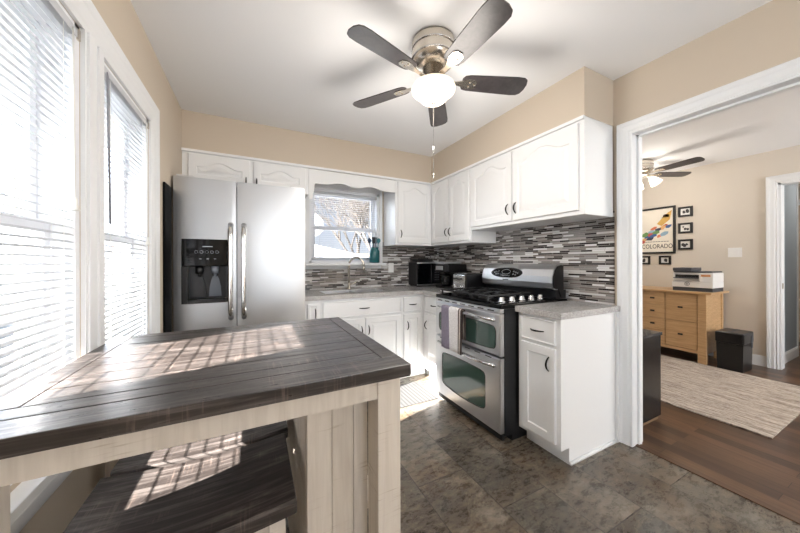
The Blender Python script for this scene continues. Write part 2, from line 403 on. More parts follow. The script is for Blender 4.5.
struct('wall_hall_back', B().box(6.60, 1.12, 0, 6.70, 2.0, H).box(6.70, 1.9, 0, 7.8, 2.0, H), M_wall2)
# baseboards
def baseboard(name, x0, y0, x1, y1, nx, ny, h=0.10):
    b = B()
    b.box(min(x0, x0+nx*0.014, x1), min(y0, y0+ny*0.014, y1), 0, max(x1, x0+nx*0.014), max(y1, y0+ny*0.014), h-0.012)
    b.box(min(x0, x0+nx*0.009, x1), min(y0, y0+ny*0.009, y1), h-0.012, max(x1, x0+nx*0.009), max(y1, y0+ny*0.009), h)
    struct(name, b, M_trim)
baseboard('baseboard_left', 0, -2.28, 0, 2.32, 1, 0)
baseboard('baseboard_far', FX, 1.072, FX, 3.0, -1, 0, 0.12)
baseboard('baseboard_hall', FX+0.12, 1.02, 6.7, 1.02, 0, -1, 0.12)
# tiled backsplash skins
struct('wall_right_backsplash', B().box(W-0.008, SE-0.005, 0.914, W, D, 1.56), M_mosR)
b = B(); b.box(0.90, D-0.008, 0.914, W-0.008, D, 1.135); b.box(0.90, D-0.008, 1.135, 0.985, D, 1.50); b.box(1.905, D-0.008, 1.135, W-0.008, D, 1.45)
struct('wall_back_backsplash', b, M_mosB)

# ---- moulded casing: prism profile along a frame path. plane helpers
def casing(b, P, u0, u1, v0, v1, wd, legs=True, prof=None):
    """P(u,v,w)->xyz ; opening u0..u1, v0..v1 ; casing width wd on both sides and the top, mitred"""
    prof = prof or [(0, 0.0), (0, 0.011), (0.1, 0.014), (0.16, 0.010), (0.30, 0.016), (0.62, 0.018), (0.70, 0.022), (0.93, 0.024), (1.0, 0.018), (1.0, 0.0)]
    def ring(q):
        d = q[0]*wd
        return [P(u0-d, v0, q[1]), P(u0-d, v1+d, q[1]), P(u1+d, v1+d, q[1]), P(u1+d, v0, q[1])]
    L = [ring(q) for q in prof]
    # loops: each profile point gives an open 4 point path
    V = [[b.bm.verts.new(p) for p in r] for r in L]
    for a, c_ in zip(V, V[1:]+[V[0]]):
        for i in range(3):
            try: b.bm.faces.new((a[i], a[i+1], c_[i+1], c_[i]))
            except ValueError: pass
    for i in (0, 3):
        b.bm.faces.new([r[i] for r in V])
PL = lambda u, v, w: (w, u, v)                # left wall (faces +x), u=y
PR = lambda u, v, w: (W-w, u, v)              # right wall (faces -x)
PB = lambda u, v, w: (u, D-w, v)              # back wall (faces -y)
# doorway trim in the right wall
b = B(); casing(b, PR, DO[0], DO[1], 0, DO[2], 0.085)
b.box(W-0.001, DO[1], 0, W+0.121, DO[1]+0.02, DO[2]+0.02); b.box(W-0.001, DO[0]-0.02, 0, W+0.121, DO[0], DO[2]+0.02); b.box(W-0.001, DO[0], DO[2], W+0.121, DO[1], DO[2]+0.02)
b.box(W+0.05, DO[1]-0.012, 0, W+0.085, DO[1], DO[2]); b.box(W+0.05, DO[0], DO[2]-0.012, W+0.085, DO[1], DO[2])
struct('trim_doorway', b, M_trim)
struct('trim_threshold', B().box(2.755, DO[0], 0.0, 2.80, DO[1], 0.006, 0.002), mat('wood_strip', srgb(86, 62, 44), 0.4))
b = B(); casing(b, lambda u, v, w: (FX-w, u, v), 0.15, 0.985, 0, 2.08, 0.085)
b.box(FX-0.001, 0.965, 0, FX+0.121, 0.985, 2.08); b.box(FX-0.001, 0.15, 2.06, FX+0.121, 0.985, 2.08)
struct('trim_hall_doorway', b, M_trim)
o = struct('door_latch_plate', B().box(FX+0.03, 0.962, 0.90, FX+0.06, 0.966, 0.96), M_nickel); o.name = 'trim_latch_plate'
# beige door leaf and casing at the end of the hall
b = B(); casing(b, lambda u, v, w: (7.8-w, u, v), 0.35, 1.22, 0, 2.04, 0.085); struct('trim_hall_door', b, M_trim)
d = struct('door_1', B().box(7.755, 0.355, 0.01, 7.80, 1.215, 2.035, 0.003), mat('beige_door', srgb(206, 184, 160), 0.5))
struct('trim_hall_corner', B().box(6.70, 1.01, 0, 6.73, 1.125, H), M_trim)

# ---- left windows: frame, sashes, panes, casing
def window(name, lab, u0, u1, v0, v1, P, depth=-0.13, rail=0.49, mull=False, casing_on=False):
    root = B()
    fw = 0.028
    def bx(b, ua, ub, va, vb, wa, wb_, bev=0):
        p, q = P(ua, va, wa), P(ub, vb, wb_); b.box(p[0], p[1], p[2], q[0], q[1], q[2], bev)
    bx(root, u0, u0+fw, v0, v1, depth, -0.002); bx(root, u1-fw, u1, v0, v1, depth, -0.002)
    bx(root, u0, u1, v1-fw, v1, depth, -0.002); bx(root, u0, u1, v0, v0+fw, depth, -0.002)
    # jamb stops
    fr = struct(name, root, M_vinyl); fr['label'] = lab
    vr = v0+(v1-v0)*rail
    for nm, va, vb, w0 in (('upper_sash', vr-0.02, v1-fw, depth+0.015), ('lower_sash', v0+fw, vr+0.02, depth+0.045)):
        sb = B(); s_ = 0.048 if u1-u0 > 0.7 else 0.034; w1 = w0+0.028
        ua, ub = u0+fw, u1-fw
        bx(sb, ua, ua+s_, va, vb, w0, w1, 0.003); bx(sb, ub-s_, ub, va, vb, w0, w1, 0.003)
        bx(sb, ua+s_, ub-s_, va, va+0.04, w0, w1, 0.003); bx(sb, ua+s_, ub-s_, vb-0.04, vb, w0, w1, 0.003)
        so = sb.build(nm, M_vinyl, fr)
        pb = B(); bx(pb, ua+s_-0.004, ub-s_+0.004, va+0.036, vb-0.036, w0+0.012, w0+0.016); pb.build('pane', M_glass, so)
    return fr
window('window_1', 'nearer double-hung window in the left wall behind a white blind', NW[0], NW[1], WZ[0], WZ[1], PL)
window('window_2', 'farther double-hung window in the left wall next to the refrigerator', FW[0], FW[1], WZ[0], WZ[1], PL)
window('window_3', 'small double-hung window over the sink', BW[0], BW[1], BW[2], BW[3], lambda u, v, w: (u, D-w, v), rail=0.48)
# one shared casing round both left windows, with the mullion casing
b = B(); casing(b, PL, NW[0], FW[1], WZ[0]-0.02, WZ[1], 0.12)
for a, c_ in ((0.0, 0.012), ): b.box(0, NW[1], WZ[0], 0.012, FW[0], WZ[1]+0.001)
for y0, y1 in ((NW[1]+0.012, NW[1]+0.05), (FW[0]-0.05, FW[0]-0.012)): b.box(0.012, y0, WZ[0], 0.019, y1, WZ[1])
b.box(0, NW[0]-0.14, WZ[0]-0.04, 0.045, FW[1]+0.14, WZ[0]-0.012, 0.004)         # stool
b.box(0, NW[0]-0.11, WZ[0]-0.11, 0.018, FW[1]+0.11, WZ[0]-0.04, 0.003)          # apron
struct('trim_left_windows', b, M_trim)
b = B(); b.box(0.99, 3.085, 1.172, 1.90, D+0.05, 1.20, 0.006); b.box(1.0, D-0.02, 1.135, 1.89, D-0.002, 1.172, 0.003)
b.box(0.985, D-0.018, 1.20, 1.05, D, 2.10); b.box(1.87, D-0.018, 1.20, 1.905, D, 2.10); b.box(1.05, D-0.018, 2.02, 1.87, D, 2.10)
struct('trim_sink_window', b, M_trim)

# ------------------------------------------------------------ blinds
def blind(label, u0, u1, vtop, vbot, P, w, pitch, tilt, wand_u=None, cord_u=None, slatw=0.025, cord_v=1.45):
    t = thing('mini_blind', label, 'window blind', P((u0+u1)/2, vtop, w))
    def bx(b, ua, ub, va, vb, wa, wb_, bev=0):
        p, q = P(ua, va, wa), P(ub, vb, wb_); b.box(p[0], p[1], p[2], q[0], q[1], q[2], bev)
    b = B(); bx(b, u0, u1, vtop-0.028, vtop, w-0.015, w+0.015, 0.002); hr = b.build('headrail', M_slat, t)
    for ue in (u0+0.004, u1-0.004):
        b = B(); bx(b, ue-0.006, ue+0.006, vtop-0.034, vtop+0.001, w-0.018, w+0.019, 0.001); b.build('end_bracket', M_nickel, hr)
    b = B(); v = vtop-0.045; b.smooth = True
    ct, st = math.cos(tilt), math.sin(tilt); h = slatw/2
    while v > vbot+0.02:
        rows = []
        for k in range(5):
            a = -h+k*slatw/4; cr_ = 0.0022*(1-(a/h)**2)
            rows.append((w+a*ct-cr_*st, v+a*st+cr_*ct))
        b.loops([[P(ue, vv, ww) for ww, vv in rows] for ue in (u0+0.003, u1-0.003)], False, False, closed=False)
        v -= pitch
    sl = b.build('slats', M_slat, t, weld=False)
    b = B(); bx(b, u0+0.003, u1-0.003, vbot, vbot+0.016, w-0.012, w+0.012, 0.003); b.build('bottom_rail', M_slat, t)
    b = B()
    L_ = u1-u0
    for f in ((0.16, 0.84) if L_ < 0.7 else (0.12, 0.5, 0.88)):
        for dw in (-0.0135, 0.0135):
            b.tube([P(u0+L_*f, vtop-0.03, w+dw), P(u0+L_*f, vbot+0.01, w+dw)], 0.0009, 5)
    b.build('ladder_cords', M_cord, t)
    if wand_u is not None:
        b = B(); b.tube([P(wand_u, vtop-0.025, w+0.022), P(wand_u, vtop-0.06, w+0.024), P(wand_u, vtop-0.62, w+0.03)], [0.002, 0.0045, 0.0045], 8); b.build('tilt_wand', M_wand, t)
    if cord_u is not None:
        b = B()
        b.tube([P(cord_u, vtop-0.02, w+0.02), P(cord_u+0.004, cord_v+0.04, w+0.024)], 0.0012, 6); b.tube([P(cord_u+0.006, vtop-0.02, w+0.02), P(cord_u+0.005, cord_v+0.04, w+0.024)], 0.0012, 6)
        c0 = Vector(P(cord_u+0.004, cord_v, w+0.024)); b.lathe(c0, [(0.0001, 0.042), (0.004, 0.040), (0.006, 0.02), (0.011, 0.0), (0.0001, -0.001)], 12)
        b.build('pull_cord', M_cord, t)
    return t
TL = math.radians(-24)
blind('white mini blind on the nearer left window, closest to the camera', NW[0]+0.008, NW[1]-0.008, 1.985, 0.69, PL, -0.014, 0.0235, TL, None, NW[1]-0.06, cord_v=1.38)
blind('white mini blind on the left window beside the refrigerator', FW[0]+0.008, FW[1]-0.008, 1.985, 0.69, PL, -0.014, 0.0235, TL, FW[0]+0.045, FW[1]-0.06, cord_v=1.31)
blind('small white mini blind over the sink', BW[0]+0.03, BW[1]-0.03, 1.99, 1.24, PB, -0.03, 0.0235, math.radians(-3), None, BW[1]-0.07, cord_v=1.55)

# ------------------------------------------------------------ cabinet parts
def arch_door(b, P, u0, u1, v0, v1, arch=0.0, th=0.018, frame=0.055, raised=True):
    """raised panel door, P(u,v,w): w outward from the cabinet face"""
    NT = 28
    def shape(i, ar):
        a0, a1, c0, c1 = u0+i, u1-i, v0+i, v1-i
        pts = [(a0, c0), (a1, c0)]
        for k in range(NT+1):
            t = k/NT; u = a1+(a0-a1)*t; x = abs(t-0.5)*2
            if ar > 0:
                if x > 0.80: q = 1.0
                else:
                    s_ = x/0.80; q = 0.5-0.5*math.cos(PI*min(1, s_))
                    q = q**1.1
            else: q = 0
            pts.append((u, c1-ar*q))
        return pts
    f = frame
    ls = [(0, 0, 0), (0, 0, th-0.003), (0.003, 0, th), (f, arch, th), (f+0.005, arch, th-0.007)]
    ls += [(f+0.011, arch, th-0.007), (f+0.034, arch, th-0.001)] if raised else [(f+0.008, arch, th-0.007)]
    b.loops([[P(u, v, wv_) for u, v in shape(i, ar)] for i, ar, wv_ in ls])
def pull(b, P, u, v, length=0.085, vertical=True, out=0.026, base=0.018):
    pts = []
    for k in range(11):
        t = k/10; s_ = (t-0.5)*length; o = base+out*math.sin(PI*t)**0.7 if 0 < t < 1 else base
        pts.append(P(u, v+s_, o) if vertical else P(u+s_, v, o))
    b.tube(pts, [0.0036+0.0022*math.sin(PI*k/10) for k in range(11)], 8)
def mk_door(parent, P, u0, u1, v0, v1, arch=0.0, hu=None, hv=None, vertical=True, name='door', frame=0.055, raised=True, hl=0.085):
    b = B(); arch_door(b, P, u0, u1, v0, v1, arch, frame=frame, raised=raised); d = b.build(name, M_cab, parent)
    if hu is not None:
        b = B(); pull(b, P, hu, hv, hl, vertical); b.build('handle', M_black, d)
    return d

# ---- upper cabinets
PBc = lambda u, v, w: (u, SY-w, v)
PRc = lambda u, v, w: (SX-w, u, v)
def upper(label, box_, doors, P, trim=None):
    t = thing('wall_cabinet', label, 'cabinet', (box_[0], box_[1], box_[2]), 'white wall cabinets under the soffit')
    b = B(); b.box(*box_)
    if trim: b.box(*trim, 0.003)
    b.build('body', M_cab, t)
    for dd in doors: mk_door(t, P, *dd)
    return t
G = 0.002
ZT = SZ-G
upper('white double-door wall cabinet above the refrigerator', (G, SY, 1.865, 0.995, D-G, ZT),
      [(0.045, 0.488, 1.885, 2.105, 0.045, 0.462, 1.915), (0.52, 0.965, 1.885, 2.105, 0.045, 0.545, 1.915)], PBc, (G, SY-0.022, ZT-0.022, SX-0.024, SY, ZT))
upper('white single-door wall cabinet right of the sink window', (1.925, SY, 1.40, SX-G, D-0.01, ZT),
      [(1.952, 2.388, 1.425, 2.105, 0.05, 1.985, 1.525)], PBc)
upper('white two-door corner wall cabinet above the toaster', (SX, 2.192, 1.40, W-0.01, D-0.01, ZT),
      [(2.545, 2.872, 1.425, 2.105, 0.05, 2.573, 1.53), (2.212, 2.535, 1.425, 2.105, 0.05, 2.507, 1.53)], PRc)
upper('wide white two-door wall cabinet above the stove', (SX, SE, 1.516, W-0.01, 2.19, ZT),
      [(1.690, 2.178, 1.543, 2.105, 0.055, 1.725, 1.64), (1.150, 1.680, 1.543, 2.105, 0.055, 1.645, 1.64)], PRc, (SX-0.022, SE-0.006, ZT-0.022, SX, SY-0.024, ZT))
# scalloped valance over the sink window
b = B(); poly = [(0.997, ZT-0.024), (1.923, ZT-0.024)]
NS = 60
for k in range(NS+1):
    t = k/NS; u = 1.923+(0.997-1.923)*t
    q = max((0.5+0.5*math.cos(min(1, abs(t-c_)/0.17)*PI)) for c_ in (0.30, 0.66))
    v = 1.982+0.030*q
    if t > 0.93: v = 1.982-0.16*(0.5-0.5*math.cos(min(1, (t-0.93)/0.04)*PI))
    poly.append((u, v))
b.prism(poly, lambda u, v: (u, SY, v), lambda u, v: (u, SY+0.018, v))
tag(origin(b.build('window_valance', M_cab), (1.46, SY, 2.0)), 'scalloped white wooden valance above the sink window', 'valance')

# ---- base cabinets
ZC = 0.874
def base(label, bx_, toe, items):
    t = thing('base_cabinet', label, 'cabinet', (bx_[0], bx_[1], 0), 'white base cabinets under the grey worktop')
    B().box(*bx_).build('body', M_cab, t); B().box(*toe).build('toe_kick', M_cab, t)
    for it in items: it(t)
    return t
YF = 2.618; XF = 2.12
PBb = lambda u, v, w: (u, YF-w, v)
PRb = lambda u, v, w: (XF-w, u, v)
def drawer(P, u0, u1, v0, v1, hu, hl=0.085):
    return lambda t: mk_door(t, P, u0, u1, v0, v1, 0, hu, (v0+v1)/2, False, 'drawer', 0.004, False, hl)
def dr(P, *a, **k): return lambda t: mk_door(t, P, *a, **k)
base('narrow white base cabinet against the refrigerator', (0.915, YF, 0.10, 1.052, D-G, ZC), (0.915, YF+0.07, 0, 1.052, D-G, 0.10),
     [dr(PBb, 0.935, 1.035, 0.125, 0.845, 0, 1.00, 0.76, frame=0.022, raised=False)])
base('wide white sink base cabinet under the window', (1.054, YF, 0.10, 1.858, D-G, 0.70), (1.054, YF+0.07, 0, 1.858, D-G, 0.10),
     [drawer(PBb, 1.068, 1.842, 0.705, 0.85, 1.455, 0.10), dr(PBb, 1.068, 1.452, 0.125, 0.68, 0, 1.425, 0.565, frame=0.05), dr(PBb, 1.468, 1.842, 0.125, 0.68, 0, 1.495, 0.565, frame=0.05),
      lambda t: B().box(1.054, YF, 0.70, 1.858, YF+0.02, ZC).box(1.054, YF+0.02, 0.70, 1.07, D-G, ZC).box(1.842, YF+0.02, 0.70, 1.858, D-G, ZC).build('face_frame', M_cab, t)])
base('white drawer base cabinet in the inner corner right of the sink', (1.860, YF, 0.10, XF-G, D-G, ZC), (1.860, YF+0.07, 0, XF-G+0.06, D-G, 0.10),
     [drawer(PBb, 1.877, 2.082, 0.705, 0.85, 1.98), dr(PBb, 1.877, 2.082, 0.125, 0.68, 0, 1.915, 0.565, frame=0.045)])
base('white corner base cabinet on the far side of the stove', (XF, 2.180, 0.10, W-G, D-G, ZC), (XF+0.07, 2.180, 0, W-G, YF+0.06, 0.10),
     [drawer(PRb, 2.21, 2.57, 0.705, 0.85, 2.40), dr(PRb, 2.21, 2.57, 0.125, 0.68, 0, 2.53, 0.565, frame=0.05)])
ec = base('white end base cabinet beside the doorway', (XF, 1.09, 0.10, W-0.012, 1.39, ZC), (XF+0.075, 1.09, 0, W-0.012, 1.39, 0.10),
     [drawer(PRb, 1.118, 1.358, 0.712, 0.855, 1.235, 0.095), dr(PRb, 1.118, 1.358, 0.128, 0.690, 0, 1.155, 0.595, frame=0.05, raised=False)])
b = B(); b.tube([(XF+0.075, 1.086, 0.008), (W-0.035, 1.086, 0.008)], 0.012, 8); b.box(W-0.045, 1.075, 0, W-0.02, 1.0895, ZC); b.build('side_trim', M_cab, ec)
# ---- worktops
b = B(); X0, X1, Y0, Y1 = 1.12, 1.76, 2.735, 3.05
b.box(0.912, 2.592, ZC+G, X0, D-0.010, 0.914); b.box(X1, 2.592, ZC+G, W-0.010, D-0.010, 0.914)
b.box(X0, 2.592, ZC+G, X1, Y0, 0.914); b.box(X0, Y1, ZC+G, X1, D-0.010, 0.914); b.box(XF-0.028, 2.180, ZC+G, W-0.010, 2.592, 0.914)
tag(origin(b.build('worktop', M_gran), (1.8, 2.6, ZC)), 'speckled grey granite worktop running under the sink window and round the corner', 'countertop')
tag(origin(B().box(XF-0.028, 1.068, ZC+G, W-0.010, 1.398, 0.914, 0.003).build('worktop', M_gran), (2.4, 1.23, ZC)), 'short speckled grey granite worktop between the stove and the doorway', 'countertop')
# ---- sink and faucet
b = B()
for a in ((X0, Y0, X0+0.008, Y1), (X1-0.008, Y0, X1, Y1), (X0, Y0, X1, Y0+0.008), (X0, Y1-0.008, X1, Y1), (1.435, Y0, 1.445, Y1)): b.box(a[0], a[1], 0.72, a[2], a[3], 0.910)
b.box(X0, Y0, 0.715, X1, Y1, 0.723)
t = thing('kitchen_sink', 'double-bowl steel sink set into the grey worktop', 'sink', (1.44, 2.9, 0.72)); b.build('basin', M_steelv, t)
for xx in (1.28, 1.60): B().lathe((xx, 2.9, 0.7235), [(0.0001, 0.003), (0.03, 0.003), (0.04, 0.0)], 20).build('drain', M_chrome, t)
t = thing('kitchen_faucet', 'tall arched brushed nickel faucet behind the sink', 'faucet', (1.455, 3.10, 0.9145))
B().lathe((1.455, 3.10, 0.9145), [(0.027, 0), (0.027, 0.008), (0.018, 0.02), (0.015, 0.07), (0.0001, 0.071)], 20).build('base', M_nickel, t)
pts = [(1.455, 3.10, 0.96), (1.455, 3.10, 1.16)]
for k in range(1, 15):
    a = PI*k/14*1.02; rr = 0.085; pts.append((1.455+(rr-rr*math.cos(a))*0.80, 3.10-(rr-rr*math.cos(a))*0.60, 1.175+rr*math.sin(a)))
B().tube(pts, 0.0125, 12).build('spout', M_nickel, t)
e = Vector(pts[-1]); B().tube([e, e+Vector((0, 0, -0.02)), e+Vector((0, -0.002, -0.075))], [0.012, 0.015, 0.014], 12).build('spray_head', M_nickel, t)
B().tube([(1.47, 3.10, 0.965), (1.505, 3.09, 0.975), (1.545, 3.075, 1.0)], [0.009, 0.006, 0.005], 10).build('lever', M_nickel, t)

# ------------------------------------------------------------ refrigerator
FY = 2.53
t = thing('refrigerator', 'stainless steel side-by-side refrigerator with black water dispenser', 'refrigerator', (0.46, 2.9, 0))
B().box(0.022, FY+0.075, 0.02, 0.90, 3.20, 1.80, 0.004).build('body', mat('dark_grey_fridge_side', srgb(70, 70, 74), 0.5), t)
def fdoor(x0, x1, name, lab=None):
    b = B(); n_ = 10; poly = []
    for k in range(n_+1):
        s_ = k/n_; x = x0+(x1-x0)*s_; poly.append((x, FY + 0.010*(abs(s_-0.5)*2)**4))
    poly += [(x1, FY+0.07), (x0, FY+0.07)]
    b.smooth = False
    b.loops([[(x, y, zz) for x, y in poly] for zz in (0.075, 1.815)])
    return b
# freezer door built round the dispenser cut-out
dx0, dx1, dz0, dz1 = 0.062, 0.345, 0.915, 1.382
b = B()
def curve(x, x0, x1): return FY+0.004*(abs((x-x0)/(x1-x0)-0.5)*2)**5
def fpanel(b, xa, xb, za, zb, x0, x1):
    n_ = max(2, int((xb-xa)/0.02)); poly = [(xa+(xb-xa)*k/n_, curve(xa+(xb-xa)*k/n_, x0, x1)) for k in range(n_+1)]
    poly += [(xb, FY+0.07), (xa, FY+0.07)]; b.loops([[(x, y, zz) for x, y in poly] for zz in (za, zb)])
for q in ((0.016, dx0, 0.075, 1.825), (dx1, 0.402, 0.075, 1.825), (dx0, dx1, 0.075, dz0), (dx0, dx1, dz1, 1.825)): fpanel(b, *q, 0.016, 0.402)
fd = b.build('door', M_steel, t)
b = B(); fpanel(b, 0.408, 0.905, 0.075, 1.825, 0.408, 0.905); rd = b.build('door', M_steel, t)
B().box(0.03, FY+0.03, 0.012, 0.89, FY+0.30, 0.073).build('toe_grille', M_blackm, t)
B().box(0.03, FY+0.02, 1.826, 0.13, FY+0.12, 1.842, 0.004).build('hinge_cover', M_steelv, t)
B().box(0.79, FY+0.02, 1.826, 0.89, FY+0.12, 1.842, 0.004).build('hinge_cover', M_steelv, t)
for hx, dd in ((0.366, fd), (0.453, rd)):
    b = B(); pts = []
    for k in range(17):
        s_ = k/16; zz = 0.79+0.71*s_; o_ = 0.056*(1-(abs(s_-0.5)*2)**10); pts.append((hx, FY-0.002-o_+0.004, zz))
    lp = []
    b.tube(pts, [0.019]*17, 16); b.build('handle', M_chrome, dd)
# dispenser: frame, control panel, recess, paddles
dp = thing('dispenser', '', '', (0, 0, 0)); bpy.data.objects.remove(dp)
b = B(); yb = FY-0.006
b.box(dx0, yb, 1.185, dx1, FY+0.03, dz1, 0.004)
disp = b.build('dispenser_panel', M_gloss, t)
b = B(); b.box(dx0, yb, dz0, 0.098, FY+0.06, 1.185, 0.003); b.box(0.335, yb, dz0, dx1, FY+0.06, 1.185, 0.003); b.box(0.098, yb-0.008, dz0, 0.335, FY+0.066, 0.945, 0.004)
b.box(0.098, FY+0.058, 0.945, 0.335, FY+0.066, 1.185); b.build('dispenser_recess', M_blackp, t)
for xx in (0.165, 0.262):
    b = B(); b.cyl((xx, FY+0.03, 1.184), (xx, FY+0.03, 1.13), 0.026, 0.024, 18); b.cyl((xx, FY+0.034, 1.13), (xx, FY+0.038, 1.11), 0.012, 0.010, 14)
    b.loops([[(xx-wx, FY+0.040, zz), (xx+wx, FY+0.040, zz), (xx+wx, FY+0.047, zz), (xx-wx, FY+0.047, zz)] for wx, zz in ((0.016, 1.11), (0.026, 1.08), (0.036, 1.03), (0.040, 0.96))])
    b.build('dispenser_paddle', M_blackp if xx < 0.2 else mat('smoked_paddle', srgb(120, 126, 136), 0.1), t)
M_print = mat('pale_print', srgb(190, 195, 205), 0.5)
for k in range(5): B().tube([(0.150+0.032*k+0.010*math.cos(a), yb-0.0006, 1.288+0.010*math.sin(a)) for a in [2*PI*j/14 for j in range(15)]], 0.0009, 5).build('button_ring', M_print, disp)
for k in range(3): B().box(0.168+0.045*k, yb-0.001, 1.236, 0.182+0.045*k, yb, 1.240).build('button_mark', M_print, disp)
B().box(0.188, yb-0.001, 1.325, 0.250, yb, 1.331).build('brand_mark', M_print, disp)
# slim black panel between window and refrigerator
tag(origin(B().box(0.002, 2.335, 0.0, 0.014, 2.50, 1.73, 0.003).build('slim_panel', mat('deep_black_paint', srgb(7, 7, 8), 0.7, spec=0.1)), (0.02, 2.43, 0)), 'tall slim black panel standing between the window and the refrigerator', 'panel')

# ------------------------------------------------------------ stove
SY0, SY1, SXF = 1.405, 2.168, 1.965
t = thing('gas_stove', 'stainless steel double-oven gas stove with black cooktop', 'stove', (2.35, 1.79, 0))
b = B(); b.box(2.005, SY0, 0.05, 2.68, SY1, 0.895); b.box(2.08, SY0+0.01, 0.0, 2.66, SY1-0.01, 0.05)
b.build('body', mat('black_enamel_side', srgb(30, 31, 33), 0.3), t)
b = B(); b.box(1.975, SY0-0.004, 0.896, 2.66, SY1+0.006, 0.926, 0.006); b.box(2.0, SY0+0.02, 0.926, 2.54, SY1-0.02, 0.930)
ck = b.build('cooktop', M_gloss, t)
# vent strip
b = B(); b.box(SXF+0.004, SY0+0.004, 0.868, 2.004, SY1-0.004, 0.895, 0.003); vs = b.build('vent_strip', M_steelv, t)
for k in range(7): yy = SY0+0.06+k*0.1; B().box(SXF+0.0025, yy, 0.877, SXF+0.006, yy+0.06, 0.885).build('vent_slot', M_blackm, vs)
M_oven = mat('dark_green_oven_glass', srgb(62, 86, 78), 0.05, spec=0.9, coat=0.6)
def oven_door(z0, z1, wy0, wy1, wz0, wz1, sag):
    b = B(); N_ = 24
    M_ = 10; cs = [0.5-0.5*math.cos(PI*k/M_) for k in range(M_)]
    def peri(a0, a1, c0, c1):
        return [(a0+(a1-a0)*t_, c0) for t_ in cs]+[(a1, c0+(c1-c0)*t_) for t_ in cs]+[(a1+(a0-a1)*t_, c1) for t_ in cs]+[(a0, c1+(c0-c1)*t_) for t_ in cs]
    def outer(i): return peri(SY0+0.004+i, SY1-0.004-i, z0+i, z1-i)
    def win(i):
        a0, a1, c0, c1 = wy0+i, wy1-i, wz0+i, wz1-i; rr_ = 0.035-i; out = []
        for y, z in peri(a0, a1, c0, c1):
            qy, qz = min(max(y, a0+rr_), a1-rr_), min(max(z, c0+rr_), c1-rr_)
            d = math.hypot(y-qy, z-qz)
            if d > rr_: y, z = qy+(y-qy)*rr_/d, qz+(z-qz)*rr_/d
            u_ = (y-(a0+a1)/2)/((a1-a0)/2)
            z += (0.008 if z > (c0+c1)/2 else -sag)*(1-u_*u_)
            out.append((y, z))
        return out
    P = lambda y, z, x: (x, y, z)
    ls = [(outer(0), 2.004), (outer(0), SXF+0.006), (outer(0.006), SXF), (win(0), SXF), (win(0.004), SXF+0.006)]
    b.loops([[P(y, z, x) for y, z in pl] for pl, x in ls], True, False)
    d = b.build('oven_door', M_steelv, t)
    b = B(); b.loops([[P(y, z, x) for y, z in win(0.003)] for x in (SXF+0.004, SXF+0.010)]); b.build('window', M_oven, d)
    b = B()
    for o in (0.0,):
        q = win(0.001); b.tube([P(y, z, SXF+0.001) for y, z in q+[q[0]]], 0.003, 6)
    b.build('window_seal', M_blackm, d)
    return d
def oven_handle(d, z, y0=1.455, y1=2.118, out=0.05):
    b = B(); pts = []
    for k in range(21):
        s_ = k/20; pts.append((SXF-0.004-out*(1-(abs(s_-0.5)*2)**6)*0.8-0.004*math.sin(PI*s_), y0+(y1-y0)*s_, z-0.012*(abs(s_-0.5)*2)**3))
    b.tube(pts, 0.0115, 12); b.cyl((SXF, y0+0.004, z-0.012), (SXF-0.012, y0+0.004, z-0.012), 0.013); b.cyl((SXF, y1-0.004, z-0.012), (SXF-0.012, y1-0.004, z-0.012), 0.013)
    b.build('handle', M_chrome, d)
ud = oven_door(0.582, 0.864, 1.445, 2.11, 0.622, 0.780, 0.01); oven_handle(ud, 0.832)
ld = oven_door(0.070, 0.568, 1.545, 2.065, 0.175, 0.440, 0.022); oven_handle(ld, 0.525)
for k in range(6): yy = SY0+0.08+k*0.11; B().box(SXF-0.0008, yy, 0.555, SXF+0.002, yy+0.06, 0.562).build('vent_slot', M_blackm, ld)
B().box(1.99, SY0+0.01, 0.02, 2.01, SY1-0.01, 0.068).build('kick_plate', M_blackm, t)
# backguard
prof = [(2.535, 0.998), (2.507, 1.010), (2.500, 1.05), (2.505, 1.10), (2.525, 1.15), (2.557, 1.182), (2.60, 1.192), (2.63, 1.190), (2.63, 0.93), (2.60, 0.93), (2.565, 0.998)]
b = B(); b.prism(prof, lambda u, v: (u, SY0+0.012, v), lambda u, v: (u, SY1-0.012, v)); bg = b.build('backguard', M_steelv, t)
b = B()
big = [(2.57+(u-2.57)*0.88, 1.09+(v-1.09)*0.93) for u, v in prof]
b.prism(big, lambda u, v: (u, SY0+0.003, v), lambda u, v: (u, SY0+0.011, v))
b.build('end_cap', M_blackp, bg)
b = B(); b.prism(big, lambda u, v: (u, SY1-0.011, v), lambda u, v: (u, SY1-0.001, v)); b.build('end_cap', M_blackp, bg)
B().box(2.545, SY0+0.01, 0.931, 2.66, SY1-0.01, 0.997).build('rear_panel', M_blackp, t)
def gx(z):   # backguard front x at height z
    p = [(1.05, 2.500), (1.10, 2.505), (1.15, 2.525), (1.182, 2.557)]
    for (a, xa), (c_, xc) in zip(p, p[1:]):
        if z <= c_: return xa+(xc-xa)*max(0, (z-a)/(c_-a))
    return p[-1][1]
b = B(); cy, cz = 1.865, 1.115
rings = []
for rr in (1.0, 0.66, 0.33, 0.02):
    rings.append([(gx(cz+rr*0.043*math.sin(a))-0.003, cy+rr*0.175*math.copysign(abs(math.cos(a))**0.8, math.cos(a)), cz+rr*0.043*math.sin(a)) for a in [2*PI*k/36 for k in range(36)]])
b.loops([[(x+0.006, y, z) for x, y, z in rings[0]]]+rings); dsp = b.build('control_display', M_gloss, bg)
b = B()
pt = lambda y, z: (gx(z)-0.0045, y, z)
b.tube([pt(cy+0.048*math.cos(a), cz+0.008+0.020*math.sin(a)) for a in [2*PI*k/24 for k in range(25)]], 0.0012, 5)
for k in range(7): b.tube([pt(cy-0.045+0.015*k, cz-0.024), pt(cy-0.040+0.015*k, cz-0.024)], 0.0022, 5)
